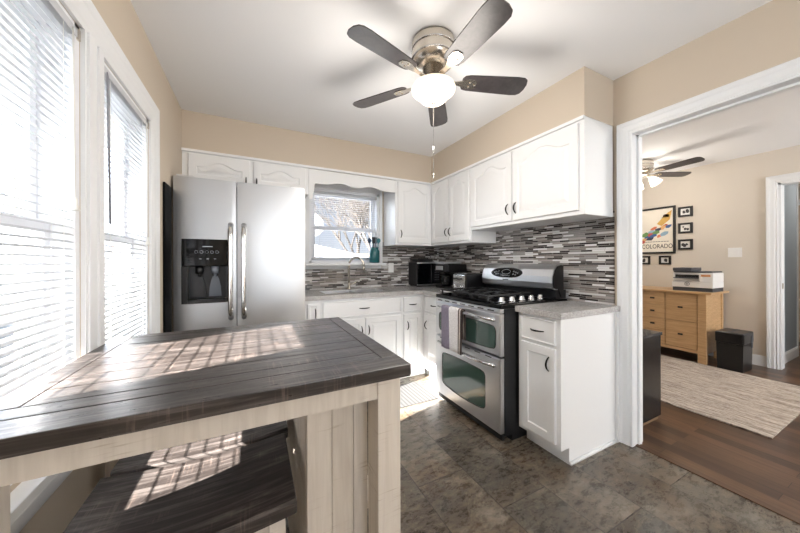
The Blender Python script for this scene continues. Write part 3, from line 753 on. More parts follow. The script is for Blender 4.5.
for sgn in (-1, 1):
    for q in ((0.085, 0.012), (0.108, 0.006), (0.128, 0.0), (0.085, -0.010), (0.108, -0.014)): b.tube([pt(cy+sgn*q[0]+0.006*math.cos(a), cz+q[1]+0.005*math.sin(a)) for a in [2*PI*k/10 for k in range(11)]], 0.0009, 5)
b.build('display_marks', mat('white_print', srgb(220, 225, 230), 0.5), dsp)
b = B()
for k in range(8): b.box(gx(1.055)-0.0035, 1.832+0.008*k, 1.052, gx(1.055)-0.0005, 1.837+0.008*k, 1.059)
b.build('badge', M_blackm, bg)
# burners and grates
GY = [(1.60, 1.77), (1.78, 1.95), (1.96, 2.13)]
for bx_, by_, r_ in ((2.12, 1.70, 0.045), (2.12, 2.03, 0.05), (2.37, 1.70, 0.04), (2.37, 2.03, 0.045), (2.25, 1.865, 0.045)):
    B().lathe((bx_, by_, 0.9305), [(r_+0.012, 0), (r_+0.012, 0.006), (r_, 0.008), (r_, 0.016), (r_*0.75, 0.019), (0.0001, 0.019)], 24).build('burner', M_blackm, ck)
M_iron = mat('cast_iron', srgb(20, 20, 21), 0.45)
for (ya, yb_) in ((1.575, 1.762), (1.768, 1.955), (1.961, 2.148)):
    b = B(); z0, z1 = 0.957, 0.969; t_ = 0.0055
    for xx in (2.02, 2.47): b.box(xx-t_, ya, z0, xx+t_, yb_, z1, 0.002)
    for yy in (ya+t_, yb_-t_): b.box(2.02, yy-t_, z0, 2.47, yy+t_, z1, 0.002)
    ym = (ya+yb_)/2
    b.box(2.02, ym-t_*0.8, z0, 2.08, ym+t_*0.8, z1+0.004); b.box(2.18, ym-t_*0.8, z0, 2.32, ym+t_*0.8, z1+0.004); b.box(2.40, ym-t_*0.8, z0, 2.47, ym+t_*0.8, z1+0.004)
    for xx in (2.12, 2.37): b.box(xx-t_*0.8, ya, z0, xx+t_*0.8, ya+0.055, z1+0.004); b.box(xx-t_*0.8, yb_-0.055, z0, xx+t_*0.8, yb_, z1+0.004)
    b.box(2.25-t_, ya, z0, 2.25+t_, yb_, z1)
    for xx in (2.025, 2.465):
        for yy in (ya+0.006, yb_-0.006): b.box(xx-0.007, yy-0.005, 0.9302, xx+0.007, yy+0.005, z0)
    b.build('grate', M_iron, ck)
for k in range(5):
    xx = 2.06+0.10*k
    b = B(); b.lathe((xx, 1.485, 0.9302), [(0.024, 0), (0.024, 0.006), (0.019, 0.009), (0.017, 0.028), (0.013, 0.031), (0.0001, 0.031)], 20); b.box(xx-0.018, 1.481, 0.955, xx+0.018, 1.489, 0.964, 0.002)
    b.build('knob', M_chrome, ck)
# towel over the upper oven handle
hx0 = SXF-0.004-0.05*0.8
b = B(); b.smooth = True; rows = []
NY = 20
for k in range(25):
    s_ = k/24
    row = []
    for j in range(NY+1):
        y = 1.722+0.262*j/NY; wv_ = 0.004*math.sin(j*0.9)+0.003*math.sin(j*0.37+1)
        if s_ < 0.5: q = s_/0.5; z = 0.515+q*0.325; x = hx0-0.0165-wv_*(1-q)-0.002
        elif s_ < 0.66: a = (s_-0.5)/0.16*PI; z = 0.840+0.0165*math.sin(a); x = hx0-0.0005-0.017*math.cos(a)
        else: q = (s_-0.66)/0.34; z = 0.84-q*0.22; x = hx0+0.0162+wv_*q*0.3
        row.append((x, y, z))
    rows.append(row)
b.loops(rows, False, False, closed=False)
o = b.build('dish_towel', M_towel); sm = o.modifiers.new('thick', 'SOLIDIFY'); sm.thickness = 0.0035; sm.offset = 0
tag(origin(o, (1.92, 1.85, 0.85)), 'lilac and white striped dish towel hanging on the upper oven handle', 'towel')

# ------------------------------------------------------------ worktop appliances
t = thing('microwave_oven', 'black microwave with steel trim in the worktop corner', 'microwave', (2.415, 3.08, 0.915))
b = B(); b.box(2.26, 3.005, 0.925, 2.595, 3.214, 1.205, 0.006); b.build('body', M_blackm, t)
for xx in (2.285, 2.565):
    for yy in (3.03, 3.19): B().cyl((xx, yy, 0.915), (xx, yy, 0.926), 0.01).build('foot', M_blackm, t)
d = B().box(2.265, 2.992, 0.935, 2.485, 3.004, 1.195, 0.003).build('door', M_gloss, t)
B().box(2.447, 2.975, 0.955, 2.461, 2.99, 1.175, 0.003).build('handle', M_steeld, d)
b = B(); b.box(2.262, 2.988, 1.190, 2.593, 3.003, 1.205); b.box(2.262, 2.988, 0.926, 2.593, 3.003, 0.942); b.build('steel_trim', M_steelv, t)
p = B().box(2.49, 2.992, 0.943, 2.59, 3.004, 1.189, 0.002).build('control_panel', M_blackp, t)
b = B()
for r_ in range(5):
    for c_ in range(3): b.box(2.507+0.025*c_, 2.9905, 0.985+0.03*r_, 2.523+0.025*c_, 2.992, 0.998+0.03*r_)
b.build('keypad', mat('grey_keys', srgb(110, 112, 118), 0.4), p)
# black basket on the microwave
t = thing('wire_basket', 'black metal basket sitting on top of the microwave', 'basket', (2.37, 3.08, 1.206))
b = B(); rw = 0.0035
for zz, k in ((1.212, 0.0), (1.26, 0.012)):
    b.tube([(2.27-k, 3.0-k, zz), (2.50+k, 3.0-k, zz), (2.50+k, 3.17+k, zz), (2.27-k, 3.17+k, zz), (2.27-k, 3.0-k, zz)], rw, 6)
for k in range(14):
    x = 2.27+0.23*k/13; b.tube([(x, 2.988, 1.26), (x, 3.0, 1.212), (x, 3.17, 1.212), (x, 3.182, 1.26)], 0.002, 5)
b.build('frame', M_blackm, t)
b = B(); b.tube([(2.258, 3.085, 1.26), (2.275, 3.085, 1.30), (2.385, 3.085, 1.315), (2.495, 3.085, 1.30), (2.512, 3.085, 1.26)], 0.004, 8); b.build('handle', M_blackm, t)
B().box(2.285, 3.01, 1.215, 2.49, 3.16, 1.245, 0.006).build('tray', M_blackm, t)
# coffee maker
t = thing('coffee_maker', 'black single-serve coffee maker with silver band beside the microwave', 'coffee maker', (2.52, 2.69, 0.915))
B().box(2.40, 2.57, 0.915, 2.66, 2.81, 0.940, 0.006).build('base', M_blackp, t)
B().box(2.53, 2.57, 0.941, 2.66, 2.81, 1.13, 0.006).build('column', M_blackp, t)
B().box(2.395, 2.57, 1.095, 2.66, 2.81, 1.185, 0.012).build('brew_head', M_blackp, t)
b = B(); b.box(2.392, 2.64, 1.187, 2.64, 2.806, 1.212, 0.006); b.box(2.388, 2.66, 1.12, 2.3945, 2.79, 1.165, 0.002); b.build('lid', M_steelv, t)
b = B(); b.lathe((2.465, 2.69, 0.941), [(0.048, 0), (0.052, 0.02), (0.055, 0.10), (0.045, 0.13), (0.0001, 0.131)], 24); cf = b.build('carafe', M_gloss, t)
B().tube([(2.455, 2.64, 1.05), (2.435, 2.616, 1.04), (2.435, 2.616, 0.98), (2.455, 2.643, 0.965)], 0.006, 8).build('handle', M_blackp, cf)
# toaster
t = thing('toaster', 'small toaster with chrome end and black sides next to the stove', 'toaster', (2.46, 2.33, 0.915))
b = B(); b.box(2.345, 2.205, 0.922, 2.64, 2.415, 1.095, 0.022, 3); b.build('shell', M_blackp, t)
b = B(); b.box(2.338, 2.222, 0.932, 2.350, 2.40, 1.082, 0.005); ep = b.build('end_panel', M_chrome, t)
for yy in (2.275, 2.375): b = B(); b.cyl((2.338, yy, 0.962), (2.322, yy, 0.962), 0.017, 0.015, 18); b.build('dial', M_chrome, ep)
for yy in (2.295, 2.355): B().box(2.318, yy-0.014, 1.035, 2.339, yy+0.014, 1.05, 0.003).build('lever', M_blackp, ep)
b = B()
for yy in (2.285, 2.355): b.box(2.38, yy-0.014, 1.094, 2.59, yy+0.014, 1.098, 0.001)
b.build('slots', M_chrome, t)
b = B()
for xx in (2.37, 2.595):
    for yy in (2.26, 2.39): b.cyl((xx, yy, 0.9145), (xx, yy, 0.924), 0.009, None, 12)
b.build('feet', M_blackm, t)
# spoon rest on the corner worktop beside the stove
tag(origin(B().lathe((2.22, 2.33, 0.9145), [(0.035, 0.0), (0.06, 0.004), (0.075, 0.014), (0.072, 0.015), (0.055, 0.007), (0.0001, 0.005)], 28).build('spoon_rest', M_white), (2.22, 2.33, 0.9145)), 'small white dish on the corner worktop behind the stove', 'dish')
# utensil crock on the window stool
tq = mat('teal_glaze', srgb(38, 100, 104), 0.25)
t = thing('utensil_crock', 'teal ceramic jar on the sink window ledge', 'jar', (1.775, 3.15, 1.2005))
B().lathe((1.775, 3.15, 1.2005), [(0.050, 0), (0.058, 0.01), (0.060, 0.09), (0.060, 0.135), (0.050, 0.155), (0.046, 0.165), (0.052, 0.18), (0.046, 0.18), (0.042, 0.16), (0.052, 0.13), (0.052, 0.015), (0.0001, 0.012)], 28).build('jar', tq, t)
ut = [('wooden_spoon', 'dark blue spoon standing in the teal jar, leaning left', (-0.020, 0.005), (-0.055, 0.0), srgb(36, 62, 92), 0),
      ('spatula', 'black spatula standing in the middle of the teal jar', (0.0, 0.012), (-0.01, -0.005), srgb(28, 30, 36), 1),
      ('ladle', 'teal ladle standing in the teal jar, leaning right', (0.020, 0.0), (0.05, 0.0), srgb(60, 130, 140), 0),
      ('turner', 'grey turner at the back of the teal jar', (0.006, -0.02), (0.025, 0.02), srgb(120, 130, 140), 1)]
for nm, lb, a, c_, col, kind in ut:
    b = B(); p0 = Vector((1.775+a[0], 3.15+a[1], 1.216)); p1 = Vector((1.775+c_[0], 3.15+c_[1], 1.43)); b.tube([p0, p1], [0.005, 0.006], 8)
    dd = (p1-p0).normalized()
    if kind: b.hexa([p1+Vector((-0.018, -0.002, 0)), p1+Vector((0.018, -0.002, 0)), p1+Vector((0.018, 0.002, 0)), p1+Vector((-0.018, 0.002, 0)),
                     p1+Vector((-0.022, -0.002, 0.06))+dd*0.01, p1+Vector((0.022, -0.002, 0.06))+dd*0.01, p1+Vector((0.022, 0.002, 0.06))+dd*0.01, p1+Vector((-0.022, 0.002, 0.06))+dd*0.01])
    else: b.tube([p1, p1+dd*0.012, p1+dd*0.03, p1+dd*0.05, p1+dd*0.06], [0.006, 0.018, 0.024, 0.018, 0.004], 14)
    tag(origin(b.build({'wooden_spoon': 'cooking_spoon'}.get(nm, nm), mat(nm+'_colour', col, 0.35)), p0), lb, 'utensil', 'cooking utensils in the teal jar')
# outlet on the back tiles
def plate(name, label, cat, P, u, v, wd, ht, holes):
    t = thing(name, label, cat, P(u, v, 0.0))
    def bx(b, ua, ub, va, vb, wa, wb_, bev=0):
        p, q = P(ua, va, wa), P(ub, vb, wb_); b.box(p[0], p[1], p[2], q[0], q[1], q[2], bev)
    b = B(); bx(b, u-wd/2, u+wd/2, v-ht/2, v+ht/2, 0, 0.006, 0.002); b.build('cover_plate', M_white, t)
    for du, dv, a, c_, nm in holes:
        b = B(); bx(b, u+du-a/2, u+du+a/2, v+dv-c_/2, v+dv+c_/2, 0.005, 0.010, 0.001); b.build(nm, M_white, t)
plate('power_outlet', 'white power outlet on the mosaic tiles right of the sink', 'outlet', lambda u, v, w: (u, D-0.0085-w, v), 2.02, 1.14, 0.07, 0.115, [(0, 0.025, 0.032, 0.03, 'socket'), (0, -0.025, 0.032, 0.03, 'socket')])
PF = lambda u, v, w: (FX-0.0005-w, u, v)
plate('light_switch', 'white double light switch on the beige wall beyond the doorway', 'light switch', PF, 1.312, 1.315, 0.115, 0.115, [(0.025, 0, 0.010, 0.022, 'toggle'), (-0.025, 0, 0.010, 0.022, 'toggle')])

# ------------------------------------------------------------ ceiling fans
def fan(label, cx, cy, zc, R, th0, zb, bowl, light_power, gm):
    t = thing('ceiling_fan', label, 'ceiling fan', (cx, cy, zc))
    h = zc-zb
    b = B(); b.lathe((cx, cy, 0), [(0.085, zc-0.0005), (0.118, zc-0.004), (0.122, zc-0.02), (0.117, zc-0.045), (0.120, zc-0.055), (0.120, zc-0.10), (0.112, zc-0.125), (0.085, zc-0.15), (0.0001, zc-0.152)], 40)
    hs = b.build('motor_housing', M_nickel, t)
    b = B()
    for zz in (0.05, 0.105): b.tube([(cx+0.1215*math.cos(a), cy+0.1215*math.sin(a), zc-zz) for a in [2*PI*k/40 for k in range(41)]], 0.0035, 6)
    b.build('band', M_chrome, hs)
    b = B(); b.lathe((cx, cy, 0), [(0.060, zc-0.148), (0.060, zb-0.012), (0.085, zb-0.018), (0.088, zb-0.026), (0.05, zb-0.032), (0.0001, zb-0.032)], 32); b.build('switch_cup', M_nickel, t)
    for k in range(5):
        a = th0+2*PI*k/5; c_, s_ = math.cos(a), math.sin(a)
        pit = math.radians(11)
        def Q(r, v, z=0.0):
            return (cx+c_*r-s_*v*math.cos(pit), cy+s_*r+c_*v*math.cos(pit), zb+z-v*math.sin(pit))
        b = B(); r0, r1 = 0.165, R
        prof_ = [(r0, 0.028), (r0+0.012, 0.046), (r0+0.04, 0.053), (r0+0.15, 0.058), (r1-0.07, 0.064), (r1-0.03, 0.061), (r1-0.010, 0.048), (r1, 0.020)]
        out = [(r, v) for r, v in prof_]+[(r, -v) for r, v in reversed(prof_)]
        b.loops([[Q(r, v, z) for r, v in out] for z in (-0.003, 0.003)])
        bl = b.build('blade', M_blade, t)
        b = B(); arm = [(0.085, 0.014), (0.13, 0.011), (0.165, 0.020), (0.20, 0.032), (0.235, 0.030), (0.252, 0.015)]
        out = arm+[(r, -v) for r, v in reversed(arm)]
        b.loops([[Q(r, v, z) for r, v in out] for z in (-0.0085, -0.0035)])
        for rr, vv in ((0.21, 0.015), (0.21, -0.015), (0.24, 0)):
            p = Vector(Q(rr, vv, -0.0085)); b.cyl(p, p+Vector((0, 0, -0.003)), 0.005, None, 8)
        b.build('blade_arm', M_nickel, bl)
    bz = zb-0.027
    if bowl:
        b = B(); b.lathe((cx, cy, 0), [(0.092, bz), (0.118, bz-0.007), (0.125, bz-0.022), (0.120, bz-0.038), (0.102, bz-0.052), (0.085, bz-0.064), (0.078, bz-0.077), (0.066, bz-0.088), (0.040, bz-0.094), (0.0001, bz-0.096)], 40)
        b.build('light_bowl', gm, t)
        b = B(); b.lathe((cx, cy, bz-0.096), [(0.0001, 0.003), (0.010, 0.001), (0.012, -0.006), (0.006, -0.014), (0.0001, -0.018)], 16); b.build('finial', M_nickel, t)
        b = B(); x0 = cx+0.0; b.tube([(x0, cy-0.0, bz-0.106), (x0, cy, bz-0.50)], 0.0011, 6); b.lathe((x0, cy, bz-0.50), [(0.0001, 0.004), (0.003, 0.0), (0.004, -0.022), (0.0001, -0.026)], 10)
        b.lathe((x0, cy, bz-0.33), [(0.0001, 0.0), (0.0035, -0.004), (0.004, -0.035), (0.0001, -0.04)], 10); b.build('pull_chain', M_chrome, t)
        l = bpy.data.lights.new('fan_lamp', 'POINT'); l.energy = light_power; l.color = (1.0, 0.93, 0.85); l.shadow_soft_size = 0.22
        o = bpy.data.objects.new('fan_lamp', l); C.objects.link(o); o.location = (0, 0, bz-0.34-zc); o.parent = t
    else:
        for k in range(3):
            a = 2*PI*k/3+0.6; c_, s_ = math.cos(a), math.sin(a)
            p0 = Vector((cx+0.05*c_, cy+0.05*s_, bz-0.005)); p1 = p0+Vector((0.05*c_, 0.05*s_, -0.03)); p2 = p1+Vector((0.055*c_, 0.055*s_, -0.085))
            B().tube([p0, p1], 0.012, 10).build('lamp_arm', M_nickel, t)
            B().tube([p1, p1+(p2-p1)*0.3, p1+(p2-p1)*0.7, p2], [0.022, 0.040, 0.052, 0.062], 18).build('lamp_shade', gm, t)
        l = bpy.data.lights.new('fan_lamp', 'POINT'); l.energy = light_power; l.color = (1.0, 0.92, 0.82); l.shadow_soft_size = 0.12
        o = bpy.data.objects.new('fan_lamp', l); C.objects.link(o); o.location = (0, 0, bz-0.22-zc); o.parent = t
    return t
M_bowl = mat('frosted_lit_glass', srgb(250, 238, 222), 0.35, emit=(1.0, 0.86, 0.70, 1), estr=0.42)
M_bowl2 = mat('frosted_lit_shades', srgb(250, 240, 225), 0.35, emit=(1.0, 0.88, 0.72, 1), estr=1.0)
fan('flush ceiling fan with five dark blades and a glass bowl light over the kitchen', 1.427, 1.377, H, 0.548, -1.609, 2.236, True, 13, M_bowl)
fan('ceiling fan with dark blades seen through the doorway', 4.856, 1.882, H, 0.60, -1.721, 2.30, False, 9, M_bowl2)

# ------------------------------------------------------------ counter-height table
TZ = 0.914; TT = 0.036; TX0, TX1, TY0, TY1 = 0.024, 0.932, 0.745, 1.562
t = thing('counter_height_table', 'counter-height table with dark planked top and antique white base', 'table', (0.48, 1.15, 0))
b = B(); g_ = 0.0026
zt, zb_ = TZ, TZ-TT
def plank(x0, y0, x1, y1): b.box(x0+g_/2, y0+g_/2, zb_+0.004, x1-g_/2, y1-g_/2, zt-random.random()*0.0006, 0.0022, 2)
yb = [0.893, 0.985, 1.07, 1.15, 1.235, 1.32, 1.40, 1.502]
b.box(TX0+0.004, TY0+0.004, zb_, TX1-0.004, TY1-0.004, zb_+0.006)
plank(TX0, TY0, TX1, 0.834)
plank(TX0, 0.834, 0.874, 0.893)
plank(TX0, 0.893, 0.082, TY1)
plank(0.874, 0.834, TX1, TY1)
for a, c_ in zip(yb, yb[1:]): plank(0.082, a, 0.874, c_)
plank(0.082, 1.502, 0.874, TY1)
b.build('tabletop', M_dwood, t)
lx = (TX0+0.02, TX1-0.022-0.072)
for x, xe in ((TX0, 0.088), (0.838, 0.911)):
    for y in (0.778, 1.455): B().box(x, y, 0, xe, y+0.083, zb_-0.0005, 0.003).build('leg', M_wwood, t)
B().box(0.0885, 0.782, 0.815, 0.838, 0.802, zb_).build('apron', M_wwood, t)
B().box(0.0885, 1.515, 0.815, 0.838, 1.535, zb_).build('apron', M_wwood, t)
B().box(0.045, 0.861, 0.815, 0.065, 1.455, zb_).build('apron', M_wwood, t)
B().box(0.888, 0.861, 0.815, 0.908, 1.455, zb_).build('apron', M_wwood, t)
b = B(); xs = [0.652, 0.724, 0.790, 0.838]
for a, c_ in zip(xs, xs[1:]): b.box(a+0.0012, 0.862, 0.06, c_-0.0012, 0.880, 0.812, 0.002)
b.box(0.656, 0.866, 0.06, 0.836, 0.879, 0.812)
b.build('plank_panel', M_wwood, t)
b = B(); ys = [0.882, 0.98, 1.08, 1.18, 1.28, 1.38, 1.455]
for a, c_ in zip(ys, ys[1:]): b.box(0.652, a+0.0012, 0.06, 0.668, c_-0.0012, 0.812, 0.002)
b.build('side_panel', M_wwood, t)
B().box(0.669, 0.881, 0.06, 0.886, 1.454, 0.08).box(0.669, 0.881, 0.42, 0.886, 1.454, 0.44).build('shelf', M_wwood, t)
for x, y in ((0.66, 0.87), (0.66, 1.44)): B().box(x, y, 0, x+0.03, y+0.01, 0.06).build('panel_foot', M_wwood, t)

# ---- stools
def stool():
    t = thing('counter_stool', 'dark-topped white counter stool at the front, half under the table', 'stool', (0.375, 0.94, 0), 'dark-seated stools under the table')
    x0, x1, y0, y1 = 0.135, 0.615, 0.775, 1.105
    b = B(); b.smooth = True; NX = 24; top = []; bot = []
    def zc(s_): return 0.612-0.016*math.sin(PI*s_)
    L = []
    for k in range(-1, NX+2):
        s_ = min(1, max(0, k/NX)); x = x0+(x1-x0)*s_ + (0.003 if k == 0 else -0.003 if k == NX else 0); z = zc(s_); r = 0.006; th = 0.034
        e = 0.003 if k in (-1, NX+1) else 0
        L.append([(x, y0+e, z-th), (x, y0, z-th+r), (x, y0, z-r), (x, y0+r, z-e), (x, y1-r, z-e), (x, y1, z-r), (x, y1, z-th+r), (x, y1-e, z-th)])
    b.smooth = False; b.loops(L)
    b.build('seat', M_dwood2, t)
    def leg(x, y, dx, dy):
        q = 0.019; p0, p1 = Vector((x, y, 0.576)), Vector((x+dx, y+dy, 0))
        b = B(); b.hexa([p0+Vector((-q, -q, 0)), p0+Vector((q, -q, 0)), p0+Vector((q, q, 0)), p0+Vector((-q, q, 0)),
                         p1+Vector((-q, -q, 0)), p1+Vector((q, -q, 0)), p1+Vector((q, q, 0)), p1+Vector((-q, q, 0))]); b.build('leg', M_wwood, t)
    for x, dx in ((x0+0.045, -0.018), (x1-0.045, 0.012)):
        for y, dy in ((y0+0.045, -0.012), (y1-0.045, 0.012)): leg(x, y, dx, dy)
    B().box(x0+0.066, y0+0.035, 0.515, x1-0.066, y0+0.053, 0.574).build('seat_rail', M_wwood, t)
    B().box(x0+0.066, y1-0.053, 0.515, x1-0.066, y1-0.035, 0.574).build('seat_rail', M_wwood, t)
    B().box(x0+0.036, y0+0.066, 0.515, x0+0.053, y1-0.066, 0.574).build('seat_rail', M_wwood, t)
    B().box(x1-0.053, y0+0.066, 0.515, x1-0.036, y1-0.066, 0.574).build('seat_rail', M_wwood, t)
    B().box(x0+0.055, y0+0.036, 0.20, x1-0.055, y0+0.056, 0.235).build('foot_rail', M_wwood, t)
    B().box(x0+0.055, y1-0.056, 0.20, x1-0.055, y1-0.036, 0.235).build('foot_rail', M_wwood, t)
    return t
st = stool()
dup(st, (0.388, 1.287, 0), 'dark-topped white counter stool tucked behind the front one, under the table')

# ---- kitchen floor mat
tag(origin(B().box(1.25, 2.14, 0.0005, 1.975, 2.54, 0.007, 0.002).build('floor_mat', M_mat), (1.6, 2.35, 0)), 'grey striped mat on the tile floor before the sink cabinet', 'mat')

# ------------------------------------------------------------ other room
tag(origin(B().box(3.66, 0.62, 0.0005, 5.19, 2.45, 0.010, 0.003).build('area_rug', M_rug), (4.4, 1.5, 0)), 'beige and brown woven rug on the dark wood floor', 'rug')
# black cabinet against the wall just inside
t = thing('black_cabinet', 'low black cabinet just inside the doorway of the other room', 'cabinet', (3.08, 1.35, 0))
M_bc = mat('black_lacquer', srgb(16, 17, 20), 0.22)
B().box(2.858, 1.088, 0.03, 3.315, 1.60, 0.645, 0.002).build('body', M_bc, t)
B().box(2.856, 1.080, 0.646, 3.322, 1.61, 0.668, 0.002).build('top', mat('black_lacquer_top', srgb(30, 34, 42), 0.12), t)
B().box(2.875, 1.10, 0, 3.30, 1.59, 0.03).build('plinth', mat('brown_plinth', srgb(120, 96, 70), 0.5), t)
B().box(3.3155, 1.10, 0.05, 3.330, 1.59, 0.63, 0.002).build('door', M_bc, t)
# dresser
t = thing('dresser', 'honey pine dresser against the far wall with black knobs', 'dresser', (5.4, 2.2, 0))
DX0, DX1, DY0, DY1, DZ = 5.20, 5.715, 1.40, 3.0-0.14, 0.845
B().box(DX0-0.02, DY0-0.045, DZ-0.024, DX1+0.01, DY1+0.03, DZ, 0.004).build('top', M_pine, t)
b = B(); b.box(DX0+0.02, DY0+0.01, 0.12, DX1-0.005, DY1-0.01, DZ-0.025); b.build('body', M_pine, t)
for x, y in ((DX0, DY0), (DX0, DY1-0.06), (DX1-0.05, DY0), (DX1-0.05, DY1-0.06)): B().box(x, y, 0, x+0.05, y+0.075, DZ-0.025, 0.003).build('leg', M_pine, t)
B().box(DX0+0.005, DY0+0.076, 0.115, DX0+0.02, DY1-0.061, 0.15).build('bottom_rail', M_pine, t)
def ddr(y0, y1, z0, z1):
    d = B().box(DX0+0.004, y0+0.003, z0+0.003, DX0+0.0195, y1-0.003, z1-0.003, 0.002).build('drawer', M_pine, t)
    ym, zm = (y0+y1)/2, (z0+z1)/2
    b = B(); b.cyl((DX0+0.004, ym, zm), (DX0-0.008, ym, zm), 0.006, None, 8); b.box(DX0-0.018, ym-0.022, zm-0.010, DX0-0.008, ym+0.022, zm+0.010, 0.002); b.build('knob', M_blackm, d)
for y0, y1, zs in ((1.478, 1.775, (0.155, 0.48, 0.815)), (1.78, 2.03, (0.155, 0.32, 0.485, 0.65, 0.815)), (2.035, 2.28, (0.155, 0.32, 0.485, 0.65, 0.815)), (2.285, 2.78, (0.155, 0.48, 0.815))):
    for a, c_ in zip(zs, zs[1:]): ddr(y0, y1, a, c_)
# printer
t = thing('printer', 'white and grey inkjet printer on the pine dresser', 'printer', (5.38, 1.48, DZ))
M_gp = mat('slate_grey_plastic', srgb(70, 74, 82), 0.4)
PY0, PY1, PX0, PX1, Z0 = 1.365, 1.735, 5.27, 5.60, DZ+0.0005
B().box(PX0+0.01, PY0+0.005, Z0, PX1, PY1-0.005, Z0+0.045, 0.004).build('base', M_gp, t)
b = B(); b.box(PX0+0.004, PY0, Z0+0.046, PX1, PY1, Z0+0.115, 0.005); b.box(PX0+0.03, PY0, Z0+0.115, PX1, PY1, Z0+0.225, 0.008); b.box(PX0+0.004, PY0, Z0+0.115, PX0+0.03, PY0+0.12, Z0+0.225, 0.004)
b.build('body', M_white, t)
B().box(PX0+0.01, PY0+0.10, Z0+0.165, PX0+0.0298, PY1-0.03, Z0+0.20).build('output_slot', M_blackm, t)
B().box(PX0-0.02, PY0+0.12, Z0+0.155, PX0+0.028, PY1-0.02, Z0+0.163, 0.002).build('output_tray', M_gp, t)
B().box(PX0+0.02, PY0+0.01, Z0+0.226, PX1-0.01, PY1-0.01, Z0+0.243, 0.004).build('scanner_lid', M_gp, t)
B().box(PX0+0.01, PY0+0.19, Z0+0.244, PX1-0.02, PY1-0.005, Z0+0.285, 0.006).build('document_feeder', M_gp, t)
b = B(); b.tube([(PX0+0.002, PY0+0.225+0.022*math.cos(a), Z0+0.088+0.022*math.sin(a)) for a in [2*PI*k/20 for k in range(21)]], 0.002, 6)
for dy in (0.006, -0.006): b.box(PX0+0.001, PY0+0.225+dy-0.0015, Z0+0.076, PX0+0.0035, PY0+0.225+dy+0.0015, Z0+0.100)
b.build('round_logo', mat('dark_logo', srgb(60, 70, 90), 0.4), t)
B().box(PX0+0.0, PY0+0.02, Z0+0.18, PX0+0.0035, PY0+0.10, Z0+0.205).build('control_panel', mat('orange_sticker', srgb(222, 160, 110), 0.5), t)
# shredder
t = thing('paper_shredder', 'black paper shredder bin on the floor beside the dresser', 'shredder', (5.35, 1.22, 0))
b = B(); b.loops([[(x, y, z) for x, y in ((5.205+i, 1.115+i), (5.50-i, 1.115+i), (5.50-i, 1.325-i), (5.205+i, 1.325-i))] for i, z in ((0.008, 0.0), (0.002, 0.30))]); b.build('bin', M_blackp, t)
hd = B().box(5.195, 1.11, 0.301, 5.51, 1.33, 0.425, 0.02, 3).build('shredder_head', M_blackp, t)
B().box(5.23, 1.205, 0.424, 5.48, 1.235, 0.428).build('feed_slot', M_gp, hd)
B().box(5.42, 1.106, 0.25, 5.46, 1.111, 0.39, 0.001).build('control_strip', M_gp, t)
# ---- framed poster
def S(y, z): k = (FX-0.5175)/(5.55-0.5175); return y*k, 1.214+(z-1.214)*k
ya, za = S(1.792, 1.315); yb2, zb2 = S(2.285, 1.955)
t = thing('framed_poster', 'large black-framed poster with COLORADO lettering above the dresser', 'framed picture', (FX-0.001, (ya+yb2)/2, za))
XW = FX-0.001
b = B(); f_ = 0.026
for q in ((ya, za, ya+f_, zb2), (yb2-f_, za, yb2, zb2), (ya+f_, za, yb2-f_, za+f_), (ya+f_, zb2-f_, yb2-f_, zb2)): b.box(XW-0.024, q[0], q[1], XW, q[2], q[3], 0.002)
b.build('frame', M_blackm, t)
pp = B().box(XW-0.010, ya+f_, za+f_, XW-0.002, yb2-f_, zb2-f_).build('paper', mat('poster_paper', srgb(238, 232, 220), 0.6), t)
def flat(pts, col, nm, name='print_shape'):
    b = B(); b.loops([[(x, y, z) for y, z in pts] for x in (XW-0.0105, XW-0.0118)]); b.build(name, mat(nm, col, 0.6), pp)
# generic abstract winter sport motif: gold slab, loose colour patches and lines (y decreases to the right)
def Y(u): return yb2-f_-u*(yb2-ya-2*f_)
def Zv(v): return za+f_+v*(zb2-za-2*f_)
def poly(ps): return [(Y(u), Zv(v)) for u, v in ps]
flat(poly([(0.60, 0.66), (0.84, 0.88), (0.97, 0.95), (0.92, 0.74), (0.72, 0.60)]), srgb(214, 172, 92), 'print_gold')
flat([(Y(0.83)+0.036*math.cos(a), Zv(0.83)+0.022*math.sin(a)) for a in [2*PI*k/18 for k in range(18)]], srgb(70, 50, 44), 'print_brown')
rr = random.Random(3)
cols = [srgb(196, 92, 84), srgb(70, 104, 160), srgb(226, 176, 120), srgb(60, 70, 90), srgb(222, 130, 96), srgb(150, 180, 200), srgb(110, 150, 90)]
spots = [(0.80, 0.60), (0.88, 0.58), (0.74, 0.56), (0.62, 0.52), (0.52, 0.55), (0.46, 0.47), (0.56, 0.45), (0.40, 0.40), (0.34, 0.34), (0.28, 0.30), (0.44, 0.32), (0.68, 0.38), (0.78, 0.42), (0.30, 0.42), (0.22, 0.24), (0.50, 0.38)]
pm = [mat('print_colour', c_, 0.6) for c_ in cols]
for i, (u, v) in enumerate(spots):
    r_ = 0.05+0.03*rr.random(); ps = []
    for k in range(7):
        a = 2*PI*k/7; q = r_*(0.6+0.5*rr.random()); ps.append((Y(u)+q*0.75*math.cos(a), Zv(v)+q*0.45*math.sin(a)+q*0.25*math.cos(a)*-1))
    b = B(); x0 = XW-0.0105; b.loops([[(x, y, z) for y, z in ps] for x in (x0, x0-0.001-0.0001*i)]); b.build('print_shape', pm[i % len(pm)], pp)
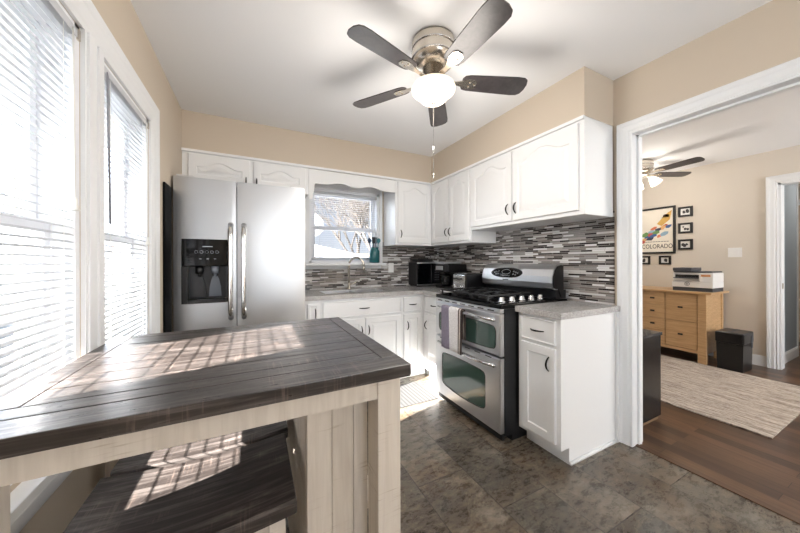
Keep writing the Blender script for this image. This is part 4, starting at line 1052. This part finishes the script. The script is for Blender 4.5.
# lettering
def text(body, size, loc, rot, m, parent, name='lettering', depth=0.0008, xs=1.0):
    cu = bpy.data.curves.new(name, 'FONT'); cu.body = body; cu.size = size; cu.extrude = depth; cu.align_x = 'CENTER'; cu.space_character = 1.05
    o = bpy.data.objects.new(name, cu); C.objects.link(o); bpy.context.view_layer.update()
    dg = bpy.context.evaluated_depsgraph_get(); me = bpy.data.meshes.new_from_object(o.evaluated_get(dg))
    bpy.data.objects.remove(o); o = bpy.data.objects.new(name, me); C.objects.link(o); me.materials.clear(); me.materials.append(m)
    R_ = Matrix.Translation(loc) @ rot @ Matrix.Diagonal((xs, 1, 1, 1))
    off = Vector((0, 0, 0)); p = parent
    while p is not None: off += Vector(p.location); p = p.parent
    me.transform(Matrix.Translation(-off) @ R_); o.parent = parent
    return o
# text faces -x: local x -> -y, local y -> z, local z -> -x
RT = Matrix(((0, 0, -1, 0), (-1, 0, 0, 0), (0, 1, 0, 0), (0, 0, 0, 1)))
text('COLORADO', 0.088, (XW-0.0112, Y(0.60), Zv(0.085)), RT, mat('print_black', srgb(34, 34, 38), 0.6), pp, xs=0.70)
b = B()
for k in range(9): b.box(XW-0.0116, Y(0.32+0.068*k)-0.014, Zv(0.235), XW-0.0105, Y(0.32+0.068*k)+0.012, Zv(0.235)+0.008)
b.build('small_caption', mat('print_grey', srgb(90, 90, 94), 0.6), pp)
# small frames
M_photo = mat('photo_mount', srgb(232, 232, 230), 0.5)
def small(label, y0, y1, z0, z1, seed):
    (a0, c0), (a1, c1) = S(y0, z0), S(y1, z1)
    t = thing('small_frame', label, 'framed picture', (XW, (a0+a1)/2, c0), 'small black photo frames round the poster')
    b = B(); f_ = 0.024
    for q in ((a0, c0, a0+f_, c1), (a1-f_, c0, a1, c1), (a0+f_, c0, a1-f_, c0+f_), (a0+f_, c1-f_, a1-f_, c1)): b.box(XW-0.022, q[0], q[1], XW, q[2], q[3], 0.002)
    b.build('frame', M_blackm, t)
    ph = B().box(XW-0.009, a0+f_, c0+f_, XW-0.002, a1-f_, c1-f_).build('photo', M_photo, t)
    r_ = random.Random(seed); b = B()
    for _ in range(3):
        cy_, cz_ = a0+f_+(a1-a0-2*f_)*(0.25+0.5*r_.random()), c0+f_+(c1-c0-2*f_)*(0.3+0.4*r_.random()); q = 0.010+0.012*r_.random()
        b.loops([[(x, min(max(cy_+q*(0.7+0.5*r_.random())*math.cos(2*PI*k/7), a0+f_), a1-f_), min(max(cz_+q*1.1*math.sin(2*PI*k/7), c0+f_), c1-f_)) for k in range(7)] for x in (XW-0.0095,)]+[[(XW-0.011, cy_+0.4*q*math.cos(2*PI*k/7), cz_+0.4*q*math.sin(2*PI*k/7)) for k in range(7)]])
    b.build('photo_figures', mat('photo_grey', srgb(60, 60, 62), 0.5), ph)
small('small black photo frame right of the poster, topmost of the three', 1.624, 1.765, 1.79, 1.92, 1)
small('small black photo frame right of the poster, middle of the three', 1.624, 1.765, 1.575, 1.71, 2)
small('small black photo frame right of the poster, lowest of the three', 1.624, 1.765, 1.362, 1.495, 3)
small('small black photo frame below the poster, nearer the printer', 1.84, 1.97, 1.165, 1.285, 4)
small('small black photo frame below the poster, next to the doorway trim', 2.07, 2.20, 1.165, 1.285, 5)

# ------------------------------------------------------------ outside
struct('ground', B().box(-14, -8, -0.40, -0.15, 16, -0.35).box(-0.15, 3.38, -0.40, 12, 16, -0.35), M_ground)
# unseen roof and posts, added to keep sun off the upper sashes
tag(origin(B().box(-2.50, -1.2, 2.56, -0.16, 4.6, 2.62).build('shade_roof', mat('white_shade_roof', srgb(240, 240, 240), 0.6)), (-1.3, 1.7, 2.56)), 'white slab added outside above the left windows to block the sun', 'shading roof')
for yy in (-1.0, 4.4):
    tag(origin(B().box(-2.45, yy-0.05, -0.35, -2.35, yy+0.05, 2.56).build('shade_roof_post', M_siding), (-2.4, yy, -0.35)), 'white post outside at the %s end of the added shading roof' % ('camera' if yy < 0 else 'far'), 'post')
t = thing('neighbour_house', 'pale neighbouring house with brick chimney seen through the left blinds', 'house', (-6, 4, -0.35))
b = B(); b.box(-9, -3, -0.35, -5.2, 3.2, 2.9); b.box(-9, 4.2, -0.35, -5.2, 11, 2.9); b.box(-9, 3.2, -0.35, -5.25, 4.2, 2.9); b.build('wall', M_siding, t)
B().box(-5.25, 4.2, -0.35, -4.9, 5.3, 3.6).build('chimney', M_brick, t)
for y0 in (0.6, 2.2, 6.5): wn = B().box(-5.2, y0, 0.9, -5.15, y0+0.8, 2.1).build('window', M_vinyl, t); B().box(-5.149, y0+0.07, 0.97, -5.145, y0+0.73, 2.03).build('pane', mat('dusky_pane', srgb(120, 130, 145), 0.1), wn)
b = B(); b.loops([[(x, y, z) for x, z in ((-9.3, 2.9), (-5.0, 2.9), (-7.1, 4.2))] for y in (-3.2, 11.2)]); b.build('roof', mat('grey_shingles', srgb(150, 150, 152), 0.9), t)
# garage behind
t = thing('garage', 'low garage with pale snowy roof beyond the sink window', 'garage', (1.0, 9, -0.35))
B().box(-2.6, 8.2, -0.35, 3.2, 12, 1.35).build('wall', M_siding, t)
b = B(); b.loops([[(x, y, z) for x, z in ((-2.9, 1.35), (3.5, 1.35), (0.2, 2.05))] for y in (7.9, 12.2)]); b.build('roof', M_snow, t)
# wooden fence beyond
tag(origin(B().box(3.7, 9.5, -0.35, 10, 9.56, 1.5).build('garden_fence', mat('weathered_fence', srgb(132, 112, 96), 0.9)), (5, 9.5, -0.35)), 'weathered board fence beyond the sink window', 'fence')
# bare tree
rt = random.Random(11)
def tree(label, x, y, h0, seed):
    rt = random.Random(seed)
    t = thing('bare_tree', label, 'tree', (x, y, -0.35))
    bt = B(); bw = B()
    def branch(p, d, ln, r, lv):
        e = p+d*ln; mid = p+d*ln*0.5+Vector((rt.uniform(-1, 1), rt.uniform(-1, 1), 0))*ln*0.05
        (bt if lv < 2 else bw).tube([p, mid, e], [r, r*0.82, r*0.62], 6 if lv < 2 else 4, caps=False)
        if lv >= 6: return
        for _ in range(4 if lv < 3 else 3):
            nd = (d+Vector((rt.uniform(-1, 1), rt.uniform(-1, 1), rt.uniform(-0.35, 0.8)))*0.75).normalized()
            branch(p+d*ln*rt.uniform(0.55, 1.0), nd, ln*rt.uniform(0.62, 0.82), r*0.55, lv+1)
    branch(Vector((x, y, -0.35)), Vector((0, 0, 1)), h0, 0.11, 0)
    bt.build('trunk', M_bark, t, weld=False); bw.build('branches', M_twig, t, weld=False)
tree('bare brown tree beyond the sink window', 3.9, 8.0, 1.7, 5)
tree('bare tree behind the garage', 4.9, 13.0, 2.2, 8)
